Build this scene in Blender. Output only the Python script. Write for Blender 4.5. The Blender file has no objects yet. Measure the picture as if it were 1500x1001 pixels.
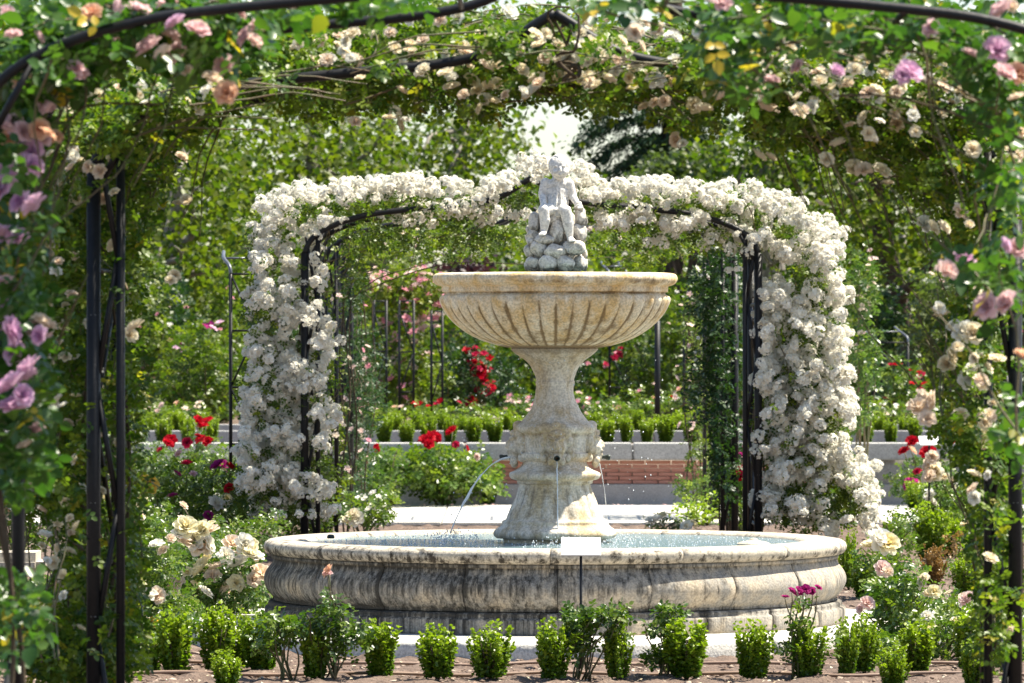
import bpy, bmesh, math, random
import numpy as np
from mathutils import Vector, Matrix, Euler

random.seed(7)
RNG = np.random.default_rng(7)
PI = math.pi
scene = bpy.context.scene
COL = scene.collection

# ------------------------------------------------------------------ camera, sky, sun, exposure
FPX, HZ, EYE = 8000.0, 495.0, 1.6
cam_d = bpy.data.cameras.new('camera')
cam = bpy.data.objects.new('camera', cam_d)
COL.objects.link(cam)
cam.location = (0, 0, EYE)
cam.rotation_euler = (PI / 2, 0, 0)
cam_d.sensor_width = 36
cam_d.lens = 36 * FPX / 1500
cam_d.shift_y = -5.5 / 1500
cam_d.clip_start = 0.5
cam_d.clip_end = 2000
cam_d.dof.use_dof = True
cam_d.dof.focus_distance = 28.6
cam_d.dof.aperture_fstop = 9.5
scene.camera = cam

SUN_EL, SUN_AZ = math.radians(62), math.radians(74)      # azimuth measured from +Y towards +X
world = bpy.data.worlds.new('World')
scene.world = world
world.use_nodes = True
wn = world.node_tree
wn.nodes.clear()
sky = wn.nodes.new('ShaderNodeTexSky')
sky.sky_type = 'NISHITA'
sky.sun_disc = False
sky.sun_elevation = SUN_EL
sky.sun_rotation = SUN_AZ
sky.air_density = 1.0
sky.dust_density = 0.9
sky.ozone_density = 1.0
bg = wn.nodes.new('ShaderNodeBackground')
bg.inputs['Strength'].default_value = 0.085
wo = wn.nodes.new('ShaderNodeOutputWorld')
wn.links.new(sky.outputs[0], bg.inputs['Color'])
wn.links.new(bg.outputs[0], wo.inputs['Surface'])

sun_d = bpy.data.lights.new('sun', 'SUN')
sun_d.energy = 5.0
sun_d.angle = math.radians(0.6)
sun_d.color = (1.0, 0.93, 0.79)
sun = bpy.data.objects.new('sun', sun_d)
COL.objects.link(sun)
sd = Vector((math.sin(SUN_AZ) * math.cos(SUN_EL), math.cos(SUN_AZ) * math.cos(SUN_EL), math.sin(SUN_EL)))
sun.rotation_euler = sd.to_track_quat('Z', 'Y').to_euler()
sun.location = (0, 20, 30)

scene.view_settings.view_transform = 'Standard'
scene.view_settings.look = 'None'
scene.view_settings.exposure = 1.36
scene.view_settings.gamma = 1
scene.view_settings.use_curve_mapping = False
scene.render.engine = 'CYCLES'
scene.cycles.max_bounces = 6
scene.cycles.diffuse_bounces = 3
scene.cycles.glossy_bounces = 2
scene.cycles.transmission_bounces = 4

# ------------------------------------------------------------------ helpers
def P(px, py, D):
    """photo pixel at distance D -> world point"""
    return np.array(((px - 750) * D / FPX, D, EYE - (py - HZ) * D / FPX))

def DG(py, z=0.0):
    """distance of a ground point seen at row py"""
    return (EYE - z) * FPX / (py - HZ)

def set_props(o, label=None, cat=None, group=None, kind=None):
    if label: o['label'] = label
    if cat: o['category'] = cat
    if group: o['group'] = group
    if kind: o['kind'] = kind
    return o

def empty(name, loc, label=None, cat=None, group=None, rz=0.0):
    o = bpy.data.objects.new(name, None)
    COL.objects.link(o)
    o.location = tuple(float(v) for v in loc)
    o.rotation_euler = (0, 0, rz)
    o.empty_display_size = 0.1
    return set_props(o, label, cat, group)

def mesh_np(name, V, Fs, mat=None, smooth=False, col=None):
    """V (n,3); Fs list of (m,k) int arrays; col (n,) value stored in point attribute 'rnd'"""
    V = np.asarray(V, dtype=np.float32)
    if not isinstance(Fs, (list, tuple)):
        Fs = [Fs]
    Fs = [np.asarray(F, dtype=np.int32) for F in Fs if len(F)]
    me = bpy.data.meshes.new(name)
    me.vertices.add(len(V))
    me.vertices.foreach_set('co', V.ravel())
    loops = np.concatenate([F.ravel() for F in Fs])
    sizes = np.concatenate([np.full(len(F), F.shape[1], dtype=np.int32) for F in Fs])
    starts = np.concatenate([[0], np.cumsum(sizes)[:-1]]).astype(np.int32)
    me.loops.add(len(loops))
    me.loops.foreach_set('vertex_index', loops)
    me.polygons.add(len(sizes))
    me.polygons.foreach_set('loop_start', starts)
    me.polygons.foreach_set('loop_total', sizes)
    if smooth:
        me.polygons.foreach_set('use_smooth', np.ones(len(sizes), dtype=bool))
    if col is not None:
        a = me.attributes.new('rnd', 'FLOAT', 'POINT')
        a.data.foreach_set('value', np.asarray(col, dtype=np.float32))
    me.update(calc_edges=True)
    if mat: me.materials.append(mat)
    return me

def obj(name, me, parent=None, loc=(0, 0, 0), rot=(0, 0, 0), scale=(1, 1, 1)):
    o = bpy.data.objects.new(name, me)
    COL.objects.link(o)
    o.location = tuple(float(v) for v in loc)
    o.rotation_euler = rot
    o.scale = scale
    if parent: o.parent = parent
    return o

class Geo:
    def __init__(s):
        s.V, s.F, s.C, s.n = [], {}, [], 0
    def add(s, V, F, c=0.5):
        V = np.asarray(V, dtype=float)
        if not isinstance(F, list): F = [F]
        for f in F:
            f = np.asarray(f, dtype=int)
            if len(f): s.F.setdefault(f.shape[1], []).append(f + s.n)
        s.V.append(V)
        s.C.append(np.full(len(V), c) if np.isscalar(c) else c)
        s.n += len(V)
    def mesh(s, name, mat, smooth=False, offset=(0, 0, 0)):
        V = np.concatenate(s.V) - np.asarray(offset, dtype=float)
        return mesh_np(name, V, [np.concatenate(v) for v in s.F.values()], mat, smooth, np.concatenate(s.C))

BOXF = np.array([[0, 3, 2, 1], [4, 5, 6, 7], [0, 1, 5, 4], [1, 2, 6, 5], [2, 3, 7, 6], [3, 0, 4, 7]])
def box(x0, x1, y0, y1, z0, z1):
    return np.array([[x0, y0, z0], [x1, y0, z0], [x1, y1, z0], [x0, y1, z0],
                     [x0, y0, z1], [x1, y0, z1], [x1, y1, z1], [x0, y1, z1]], dtype=float), BOXF

def bevel_box_mesh(name, x0, x1, y0, y1, z0, z1, b, mat):
    bm = bmesh.new()
    V, F = box(x0, x1, y0, y1, z0, z1)
    vs = [bm.verts.new(v) for v in V]
    for f in F: bm.faces.new([vs[i] for i in f])
    bmesh.ops.bevel(bm, geom=bm.edges[:], offset=b, segments=2, affect='EDGES')
    me = bpy.data.meshes.new(name)
    bm.to_mesh(me); bm.free()
    me.materials.append(mat)
    return me

def tube(pts, rad, sides=8, cap=True):
    pts = np.asarray(pts, dtype=float)
    n = len(pts)
    rad = np.full(n, rad) if np.isscalar(rad) else np.asarray(rad)
    T = np.gradient(pts, axis=0)
    T /= np.linalg.norm(T, axis=1)[:, None] + 1e-12
    ref = np.array([0.0, 1.0, 0.0]) if abs(T[0][1]) < 0.9 else np.array([1.0, 0, 0])
    V = []
    N = np.cross(T[0], ref); N /= np.linalg.norm(N)
    for i in range(n):
        N = N - T[i] * np.dot(N, T[i]); N /= np.linalg.norm(N) + 1e-12
        B = np.cross(T[i], N)
        a = np.arange(sides) / sides * 2 * PI
        V.append(pts[i] + rad[i] * (np.cos(a)[:, None] * N + np.sin(a)[:, None] * B))
    V = np.concatenate(V)
    F = []
    for i in range(n - 1):
        for k in range(sides):
            k2 = (k + 1) % sides
            F.append((i * sides + k, i * sides + k2, (i + 1) * sides + k2, (i + 1) * sides + k))
    out = [np.array(F)]
    if cap:
        out.append(np.array([list(range(sides))[::-1]]))
        out.append(np.array([[(n - 1) * sides + k for k in range(sides)]]))
    return V, out

def lathe(prof, n=96, a0=0.0, a1=2 * PI, rfun=None, closed=None):
    """prof list (r,z); revolve"""
    prof = np.asarray(prof, dtype=float)
    full = abs((a1 - a0) - 2 * PI) < 1e-6
    m = n if full else n + 1
    A = a0 + (a1 - a0) * np.arange(m) / n
    k = len(prof)
    R = np.repeat(prof[:, 0][None], m, 0); Z = np.repeat(prof[:, 1][None], m, 0)
    AA = np.repeat(A[:, None], k, 1)
    if rfun is not None:
        R = rfun(R, Z, AA)
    V = np.stack([R * np.cos(AA), R * np.sin(AA), Z], -1).reshape(-1, 3)
    F = []
    for i in range(n):
        j = (i + 1) % m
        for q in range(k - 1):
            F.append((i * k + q, j * k + q, j * k + q + 1, i * k + q + 1))
    return V, np.array(F)

def smooth_profile(pts, per=6):
    """Catmull-Rom resample of an open profile"""
    p = np.asarray(pts, dtype=float)
    out = []
    for i in range(len(p) - 1):
        p0 = p[max(i - 1, 0)]; p1 = p[i]; p2 = p[i + 1]; p3 = p[min(i + 2, len(p) - 1)]
        for t in np.arange(per) / per:
            out.append(0.5 * ((2 * p1) + (-p0 + p2) * t + (2 * p0 - 5 * p1 + 4 * p2 - p3) * t * t + (-p0 + 3 * p1 - 3 * p2 + p3) * t ** 3))
    out.append(p[-1])
    return np.array(out)

# ------------------------------------------------------------------ materials
def new_mat(name):
    m = bpy.data.materials.new(name)
    m.use_nodes = True
    nt = m.node_tree
    nt.nodes.clear()
    out = nt.nodes.new('ShaderNodeOutputMaterial')
    return m, nt, out

def N(nt, t, **kw):
    n = nt.nodes.new(t)
    for k, v in kw.items():
        if k in n.inputs: n.inputs[k].default_value = v
        else: setattr(n, k, v)
    return n

def ramp(nt, stops, interp='LINEAR'):
    r = nt.nodes.new('ShaderNodeValToRGB')
    r.color_ramp.interpolation = interp
    e = r.color_ramp.elements
    while len(e) < len(stops): e.new(0.5)
    for i, (p, c) in enumerate(stops):
        e[i].position = p
        e[i].color = (c[0], c[1], c[2], 1) if len(c) >= 3 else (c[0], c[0], c[0], 1)
    return r

def leaf_mat(name, stops, transl=0.42, gloss=0.35, rough=0.42, tcol=(1.25, 1.5, 0.42)):
    m, nt, out = new_mat(name)
    at = N(nt, 'ShaderNodeAttribute', attribute_name='rnd')
    oi = N(nt, 'ShaderNodeObjectInfo')
    ad = N(nt, 'ShaderNodeMath', operation='MULTIPLY_ADD')
    nt.links.new(oi.outputs['Random'], ad.inputs[0]); ad.inputs[1].default_value = 0.12
    nt.links.new(at.outputs['Fac'], ad.inputs[2])
    r = ramp(nt, stops)
    nt.links.new(ad.outputs[0], r.inputs[0])
    bs = N(nt, 'ShaderNodeBsdfPrincipled', Roughness=rough)
    bs.inputs['Specular IOR Level'].default_value = gloss
    nt.links.new(r.outputs[0], bs.inputs['Base Color'])
    tr = N(nt, 'ShaderNodeBsdfTranslucent')
    mx = N(nt, 'ShaderNodeMix', data_type='RGBA', blend_type='MULTIPLY')
    mx.inputs[0].default_value = 1
    mx.inputs[7].default_value = (*tcol, 1)
    nt.links.new(r.outputs[0], mx.inputs[6])
    nt.links.new(mx.outputs[2], tr.inputs['Color'])
    ms = N(nt, 'ShaderNodeMixShader')
    ms.inputs[0].default_value = transl
    nt.links.new(bs.outputs[0], ms.inputs[1]); nt.links.new(tr.outputs[0], ms.inputs[2])
    nt.links.new(ms.outputs[0], out.inputs['Surface'])
    return m

def petal_mat(name, c0, c1, transl=0.45):
    """c0 inner/base colour, c1 outer; mixed by the point attribute with a per-blossom shift"""
    m, nt, out = new_mat(name)
    at = N(nt, 'ShaderNodeAttribute', attribute_name='rnd')
    oi = N(nt, 'ShaderNodeObjectInfo')
    r = ramp(nt, [(0.0, c0), (0.75, c1)])
    ad = N(nt, 'ShaderNodeMath', operation='MULTIPLY_ADD')
    nt.links.new(oi.outputs['Random'], ad.inputs[0]); ad.inputs[1].default_value = 0.3
    nt.links.new(at.outputs['Fac'], ad.inputs[2])
    nt.links.new(ad.outputs[0], r.inputs[0])
    di = N(nt, 'ShaderNodeBsdfPrincipled', Roughness=0.6)
    di.inputs['Specular IOR Level'].default_value = 0.15
    nt.links.new(r.outputs[0], di.inputs['Base Color'])
    tr = N(nt, 'ShaderNodeBsdfTranslucent')
    nt.links.new(r.outputs[0], tr.inputs['Color'])
    ms = N(nt, 'ShaderNodeMixShader'); ms.inputs[0].default_value = transl
    nt.links.new(di.outputs[0], ms.inputs[1]); nt.links.new(tr.outputs[0], ms.inputs[2])
    nt.links.new(ms.outputs[0], out.inputs['Surface'])
    return m

def plain_mat(name, c, rough=0.6, metal=0.0, noise=None, bump=0.0, scale=20.0, spec=0.5):
    m, nt, out = new_mat(name)
    bs = N(nt, 'ShaderNodeBsdfPrincipled', Roughness=rough, Metallic=metal)
    bs.inputs['Specular IOR Level'].default_value = spec
    tc = N(nt, 'ShaderNodeTexCoord')
    nz = N(nt, 'ShaderNodeTexNoise', Scale=scale, Detail=6.0)
    nt.links.new(tc.outputs['Object'], nz.inputs['Vector'])
    c2 = noise if noise else tuple(v * 0.8 for v in c)
    r = ramp(nt, [(0.35, c), (0.65, c2)])
    nt.links.new(nz.outputs['Fac'], r.inputs[0])
    nt.links.new(r.outputs[0], bs.inputs['Base Color'])
    if bump:
        b = N(nt, 'ShaderNodeBump', Strength=bump, Distance=0.01)
        nt.links.new(nz.outputs['Fac'], b.inputs['Height'])
        nt.links.new(b.outputs[0], bs.inputs['Normal'])
    nt.links.new(bs.outputs[0], out.inputs['Surface'])
    return m

def stone_mat(name, light, mid, stain, streak=1.0, vscale=(9, 9, 1.2), ochre=None, rough=0.85, attr_dark=None, stainpos=(0.5, 0.62), bias=None, grime=0.0):
    """weathered stone: mottled base, black run-down streaks; 'rnd' attribute is extra dirt in grooves"""
    m, nt, out = new_mat(name)
    L = nt.links.new
    geo = N(nt, 'ShaderNodeNewGeometry')
    nz = N(nt, 'ShaderNodeTexNoise', Scale=5.0, Detail=9.0, Roughness=0.62)
    L(geo.outputs['Position'], nz.inputs['Vector'])
    base = ramp(nt, [(0.3, light), (0.52, mid), (0.72, light)])
    L(nz.outputs['Fac'], base.inputs[0])
    cur = base.outputs[0]
    if ochre:
        no = N(nt, 'ShaderNodeTexNoise', Scale=7.0, Detail=8.0, Roughness=0.7)
        mp0 = N(nt, 'ShaderNodeMapping'); mp0.inputs['Location'].default_value = (3.1, 7.7, 1.3); mp0.inputs['Scale'].default_value = (1, 1, 0.6)
        L(geo.outputs['Position'], mp0.inputs['Vector']); L(mp0.outputs[0], no.inputs['Vector'])
        ro = ramp(nt, [(0.42, (0, 0, 0)), (0.62, (1, 1, 1))])
        L(no.outputs['Fac'], ro.inputs[0])
        mo = N(nt, 'ShaderNodeMix', data_type='RGBA'); L(ro.outputs[0], mo.inputs[0])
        L(cur, mo.inputs[6]); mo.inputs[7].default_value = (*ochre, 1)
        cur = mo.outputs[2]
    # streaks
    mp = N(nt, 'ShaderNodeMapping'); mp.inputs['Scale'].default_value = vscale
    L(geo.outputs['Position'], mp.inputs['Vector'])
    ns = N(nt, 'ShaderNodeTexNoise', Scale=1.6, Detail=10.0, Roughness=0.72)
    L(mp.outputs[0], ns.inputs['Vector'])
    nb = N(nt, 'ShaderNodeTexNoise', Scale=1.1, Detail=3.0)
    L(geo.outputs['Position'], nb.inputs['Vector'])
    mul = N(nt, 'ShaderNodeMath', operation='MULTIPLY_ADD')
    L(nb.outputs['Fac'], mul.inputs[0]); mul.inputs[1].default_value = 0.5; 
    L(ns.outputs['Fac'], mul.inputs[2])
    at = N(nt, 'ShaderNodeAttribute', attribute_name='rnd')
    ma = N(nt, 'ShaderNodeMath', operation='MULTIPLY_ADD')
    L(at.outputs['Fac'], ma.inputs[0]); ma.inputs[1].default_value = 0.5 if attr_dark is None else attr_dark
    L(mul.outputs[0], ma.inputs[2])
    last = ma.outputs[0]
    if bias:      # streaks grow stronger along world X: (start x, end x, amount)
        sp = N(nt, 'ShaderNodeSeparateXYZ'); L(geo.outputs['Position'], sp.inputs[0])
        mb = N(nt, 'ShaderNodeMapRange'); L(sp.outputs['X'], mb.inputs[0])
        mb.inputs['From Min'].default_value = bias[0]; mb.inputs['From Max'].default_value = bias[1]
        mb.inputs['To Min'].default_value = 0.0; mb.inputs['To Max'].default_value = bias[2]
        ab = N(nt, 'ShaderNodeMath', operation='ADD'); L(last, ab.inputs[0]); L(mb.outputs[0], ab.inputs[1])
        last = ab.outputs[0]
    st = ramp(nt, [(stainpos[0] , (0, 0, 0)), (stainpos[1], (1, 1, 1))])
    sb = N(nt, 'ShaderNodeMath', operation='SUBTRACT'); L(last, sb.inputs[0]); sb.inputs[1].default_value = 0.25
    L(sb.outputs[0], st.inputs[0])
    ms = N(nt, 'ShaderNodeMath', operation='MULTIPLY'); L(st.outputs[0], ms.inputs[0]); ms.inputs[1].default_value = streak
    mx = N(nt, 'ShaderNodeMix', data_type='RGBA'); L(ms.outputs[0], mx.inputs[0])
    L(cur, mx.inputs[6]); mx.inputs[7].default_value = (*stain, 1)
    cur = mx.outputs[2]
    # fine speckle
    nf = N(nt, 'ShaderNodeTexNoise', Scale=90.0, Detail=4.0)
    L(geo.outputs['Position'], nf.inputs['Vector'])
    rf = ramp(nt, [(0.35, (0.72,) * 3), (0.6, (1.08,) * 3)])
    L(nf.outputs['Fac'], rf.inputs[0])
    mf = N(nt, 'ShaderNodeMix', data_type='RGBA', blend_type='MULTIPLY'); mf.inputs[0].default_value = 1
    L(cur, mf.inputs[6]); L(rf.outputs[0], mf.inputs[7])
    bs = N(nt, 'ShaderNodeBsdfPrincipled', Roughness=rough)
    bs.inputs['Specular IOR Level'].default_value = 0.25
    L(mf.outputs[2], bs.inputs['Base Color'])
    bp = N(nt, 'ShaderNodeBump', Strength=0.45, Distance=0.006)
    adm = N(nt, 'ShaderNodeMath', operation='ADD'); L(nf.outputs['Fac'], adm.inputs[0]); L(nz.outputs['Fac'], adm.inputs[1])
    L(adm.outputs[0], bp.inputs['Height']); L(bp.outputs[0], bs.inputs['Normal'])
    L(bs.outputs[0], out.inputs['Surface'])
    return m

M = {}
M['leaf_near'] = leaf_mat('rose_leaf_near', [(0.0, (0.022, 0.060, 0.012)), (0.40, (0.058, 0.112, 0.015)), (0.85, (0.185, 0.245, 0.028)), (1.0, (0.30, 0.26, 0.03))])
M['leaf_big'] = leaf_mat('rose_leaf_large', [(0.0, (0.020, 0.062, 0.016)), (0.5, (0.045, 0.110, 0.022)), (0.93, (0.10, 0.18, 0.03)), (1.0, (0.50, 0.36, 0.03))], gloss=0.5, rough=0.35)
M['leaf_rambler'] = leaf_mat('rambler_leaf', [(0.0, (0.026, 0.058, 0.010)), (0.5, (0.070, 0.115, 0.014)), (1.0, (0.195, 0.225, 0.026))])
M['leaf_bush'] = leaf_mat('bush_rose_leaf', [(0.0, (0.020, 0.058, 0.014)), (0.5, (0.070, 0.125, 0.020)), (1.0, (0.185, 0.235, 0.034))], gloss=0.5, rough=0.35, transl=0.36)
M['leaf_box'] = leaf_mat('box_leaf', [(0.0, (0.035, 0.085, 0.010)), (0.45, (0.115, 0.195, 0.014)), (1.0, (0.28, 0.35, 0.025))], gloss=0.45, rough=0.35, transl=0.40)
M['leaf_tree'] = leaf_mat('tree_leaf', [(0.0, (0.020, 0.050, 0.012)), (0.45, (0.064, 0.100, 0.012)), (1.0, (0.215, 0.235, 0.024))], transl=0.48, gloss=0.25)
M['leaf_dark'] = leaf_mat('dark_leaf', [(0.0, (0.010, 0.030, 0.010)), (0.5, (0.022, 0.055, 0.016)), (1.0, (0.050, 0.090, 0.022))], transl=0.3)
M['leaf_grey'] = leaf_mat('grey_green_leaf', [(0.0, (0.040, 0.065, 0.030)), (0.5, (0.085, 0.115, 0.045)), (1.0, (0.19, 0.20, 0.09))], transl=0.4)
M['leaf_purple'] = leaf_mat('purple_leaf', [(0.0, (0.022, 0.012, 0.018)), (0.5, (0.045, 0.022, 0.032)), (1.0, (0.08, 0.045, 0.05))], transl=0.3, tcol=(1.2, .8, .8))
M['needle'] = leaf_mat('cedar_needle', [(0.0, (0.014, 0.034, 0.022)), (0.5, (0.030, 0.066, 0.040)), (1.0, (0.075, 0.125, 0.055))], transl=0.15, gloss=0.2)
M['dry'] = leaf_mat('dry_leaf', [(0.0, (0.16, 0.09, 0.03)), (1.0, (0.35, 0.22, 0.07))], transl=0.3, tcol=(1.1, 1, .8))
M['bark'] = plain_mat('pale_bark', (0.26, 0.235, 0.19), 0.85, noise=(0.13, 0.115, 0.09), bump=0.6, scale=9)
M['bark_dark'] = plain_mat('brown_bark', (0.10, 0.065, 0.045), 0.9, noise=(0.05, 0.033, 0.025), bump=0.7, scale=12)
M['cane'] = plain_mat('rose_cane', (0.085, 0.105, 0.035), 0.6, noise=(0.13, 0.085, 0.045), scale=14)
M['cane_old'] = plain_mat('old_rose_cane', (0.10, 0.078, 0.052), 0.9, noise=(0.07, 0.052, 0.036), bump=0.4, scale=30, spec=0.1)
M['metal'] = plain_mat('black_painted_iron', (0.006, 0.0065, 0.008), 0.5, noise=(0.010, 0.010, 0.011), bump=0.1, scale=60, spec=0.3)
M['metal_sunlit'] = plain_mat('sunlit_black_iron', (0.16, 0.17, 0.19), 0.4, metal=0.5, scale=40)  # sun highlights on the bent black tubes, put into a paler colour
M['tie'] = plain_mat('wire_tie', (0.35, 0.35, 0.33), 0.5)
M['bronze'] = plain_mat('bronze_spout', (0.035, 0.045, 0.035), 0.5, metal=0.3)
M['plate'] = plain_mat('sign_plate', (0.80, 0.79, 0.75), 0.35, noise=(0.74, 0.73, 0.70), scale=6)
M['hose'] = plain_mat('drip_hose', (0.26, 0.17, 0.12), 0.6)
PET = {
 'white': petal_mat('petal_white', (0.80, 0.72, 0.52), (0.89, 0.87, 0.79)),
 'cream': petal_mat('petal_cream', (0.80, 0.60, 0.34), (0.87, 0.80, 0.62)),
 'creampink': petal_mat('petal_cream_pink', (0.82, 0.58, 0.38), (0.87, 0.75, 0.61)),
 'lilac': petal_mat('petal_lilac', (0.50, 0.20, 0.44), (0.78, 0.54, 0.68)),
 'dusty': petal_mat('petal_dusty_pink', (0.62, 0.32, 0.30), (0.80, 0.58, 0.58)),
 'peach': petal_mat('petal_peach', (0.78, 0.32, 0.15), (0.84, 0.56, 0.38)),
 'yellow': petal_mat('petal_yellow', (0.80, 0.36, 0.02), (0.84, 0.58, 0.10)),
 'pale_yellow': petal_mat('petal_pale_yellow', (0.84, 0.66, 0.18), (0.86, 0.80, 0.56)),
 'red': petal_mat('petal_red', (0.28, 0.002, 0.008), (0.50, 0.006, 0.022)),
 'crimson': petal_mat('petal_crimson', (0.26, 0.004, 0.03), (0.50, 0.015, 0.07)),
 'magenta': petal_mat('petal_magenta', (0.20, 0.008, 0.11), (0.42, 0.03, 0.20)),
 'pink': petal_mat('petal_pink', (0.62, 0.16, 0.26), (0.80, 0.38, 0.46)),
 'palepink': petal_mat('petal_pale_pink', (0.78, 0.46, 0.40), (0.84, 0.66, 0.60)),
}
M['basin'] = stone_mat('basin_stone', (0.56, 0.455, 0.32), (0.30, 0.28, 0.245), (0.040, 0.036, 0.030), streak=0.95, vscale=(24, 24, 1.3), bias=(0.9, -0.3, 0.13), stainpos=(0.50, 0.70), attr_dark=0.35)
M['basin_rim'] = stone_mat('basin_rim_stone', (0.62, 0.545, 0.42), (0.46, 0.41, 0.33), (0.035, 0.028, 0.020), streak=0.95, vscale=(15, 15, 9), stainpos=(0.57, 0.70), attr_dark=0.35, bias=(0.7, -0.6, 0.06))
M['bowl'] = stone_mat('bowl_stone', (0.80, 0.73, 0.58), (0.73, 0.63, 0.46), (0.20, 0.125, 0.055), streak=0.85, vscale=(7, 7, 4), ochre=(0.66, 0.46, 0.21), stainpos=(0.60, 0.78), attr_dark=0.55)
M['pedestal'] = stone_mat('pedestal_stone', (0.78, 0.72, 0.60), (0.68, 0.61, 0.50), (0.20, 0.165, 0.12), streak=0.6, vscale=(14, 14, 2.6), ochre=(0.50, 0.38, 0.22), stainpos=(0.56, 0.74), attr_dark=0.4)
M['statue'] = stone_mat('statue_stone', (0.76, 0.73, 0.67), (0.68, 0.65, 0.59), (0.10, 0.095, 0.085), streak=0.5, vscale=(14, 14, 8), stainpos=(0.60, 0.78), attr_dark=0.3)
M['rock'] = stone_mat('statue_rock', (0.74, 0.69, 0.60), (0.58, 0.53, 0.45), (0.055, 0.05, 0.042), streak=0.8, vscale=(18, 18, 12), stainpos=(0.54, 0.72), attr_dark=0.6)
M['concrete'] = stone_mat('concrete', (0.50, 0.49, 0.46), (0.42, 0.41, 0.385), (0.16, 0.155, 0.14), streak=0.35, vscale=(5, 5, 3), stainpos=(0.56, 0.8))
M['paving'] = stone_mat('pale_paving', (0.66, 0.63, 0.57), (0.58, 0.555, 0.50), (0.24, 0.22, 0.19), streak=0.4, vscale=(3, 3, 3), stainpos=(0.6, 0.85))
M['brick'] = plain_mat('brick', (0.52, 0.25, 0.18), 0.85, noise=(0.42, 0.18, 0.125), bump=0.4, scale=14)
M['mortar'] = plain_mat('mortar', (0.34, 0.27, 0.22), 0.9, scale=30)

# soil and water materials
def soil_mat():
    m, nt, out = new_mat('soil')
    L = nt.links.new
    g = N(nt, 'ShaderNodeNewGeometry')
    n1 = N(nt, 'ShaderNodeTexNoise', Scale=9.0, Detail=10.0, Roughness=0.7)
    L(g.outputs['Position'], n1.inputs['Vector'])
    r = ramp(nt, [(0.3, (0.060, 0.038, 0.027)), (0.55, (0.14, 0.095, 0.07)), (0.75, (0.25, 0.19, 0.15))])
    L(n1.outputs['Fac'], r.inputs[0])
    n2 = N(nt, 'ShaderNodeTexNoise', Scale=38.0, Detail=6.0)
    L(g.outputs['Position'], n2.inputs['Vector'])
    bs = N(nt, 'ShaderNodeBsdfPrincipled', Roughness=0.95)
    L(r.outputs[0], bs.inputs['Base Color'])
    b = N(nt, 'ShaderNodeBump', Strength=1.0, Distance=0.03)
    L(n2.outputs['Fac'], b.inputs['Height']); L(b.outputs[0], bs.inputs['Normal'])
    L(bs.outputs[0], out.inputs['Surface'])
    return m
M['soil'] = soil_mat()
def clod_mat():
    m, nt, out = new_mat('clods')
    at = N(nt, 'ShaderNodeAttribute', attribute_name='rnd')
    r = ramp(nt, [(0.0, (0.10, 0.062, 0.042)), (0.6, (0.24, 0.17, 0.125)), (1.0, (0.42, 0.34, 0.27))])
    nt.links.new(at.outputs['Fac'], r.inputs[0])
    bs = N(nt, 'ShaderNodeBsdfPrincipled', Roughness=0.95)
    nt.links.new(r.outputs[0], bs.inputs['Base Color']); nt.links.new(bs.outputs[0], out.inputs['Surface'])
    return m
M['clod'] = clod_mat()
def water_mat():
    m, nt, out = new_mat('fountain_water')
    L = nt.links.new
    g = N(nt, 'ShaderNodeNewGeometry')
    mp = N(nt, 'ShaderNodeMapping'); mp.inputs['Scale'].default_value = (1, 0.45, 1)
    L(g.outputs['Position'], mp.inputs['Vector'])
    n1 = N(nt, 'ShaderNodeTexNoise', Scale=26.0, Detail=4.0, Roughness=0.6)
    L(mp.outputs[0], n1.inputs['Vector'])
    bs = N(nt, 'ShaderNodeBsdfPrincipled', Roughness=0.12, IOR=1.33)
    bs.inputs['Base Color'].default_value = (0.13, 0.20, 0.215, 1)
    b = N(nt, 'ShaderNodeBump', Strength=1.0, Distance=0.03)
    L(n1.outputs['Fac'], b.inputs['Height']); L(b.outputs[0], bs.inputs['Normal'])
    L(bs.outputs[0], out.inputs['Surface'])
    return m
M['water'] = water_mat()
def jet_mat():
    m, nt, out = new_mat('falling_water')
    bs = N(nt, 'ShaderNodeBsdfPrincipled', Roughness=0.15)
    bs.inputs['Base Color'].default_value = (0.85, 0.88, 0.9, 1)
    bs.inputs['Transmission Weight'].default_value = 0.35
    nt.links.new(bs.outputs[0], out.inputs['Surface'])
    return m
M['jet'] = jet_mat()

# ------------------------------------------------------------------ leaves
# leaf template: six points, two quads folded on the midrib, tip along +Y, up +Z
LT = np.array([[0, 0, 0], [-.34, .30, .07], [-.30, .68, .05], [0, 1, -.06], [.30, .68, .05], [.34, .30, .07]])
LF = np.array([[0, 3, 2, 1], [0, 5, 4, 3]])
LT4 = np.array([[0, 0, 0], [-.33, .5, .08], [0, 1, -.05], [.33, .5, .08]])
LF4 = np.array([[0, 2, 1], [0, 3, 2]])

def frames(n, tipdir=None, nup=1.0, droop=0.0):
    nrm = RNG.normal(size=(n, 3)); nrm[:, 2] = np.abs(nrm[:, 2]) * 0.7 + nup
    nrm /= np.linalg.norm(nrm, axis=1)[:, None]
    d = RNG.normal(size=(n, 3)) if tipdir is None else tipdir + RNG.normal(size=(n, 3)) * 0.35
    d[:, 2] -= droop
    d -= nrm * np.sum(d * nrm, 1)[:, None]
    d /= np.linalg.norm(d, axis=1)[:, None] + 1e-9
    x = np.cross(d, nrm)
    return x, d, nrm

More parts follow.
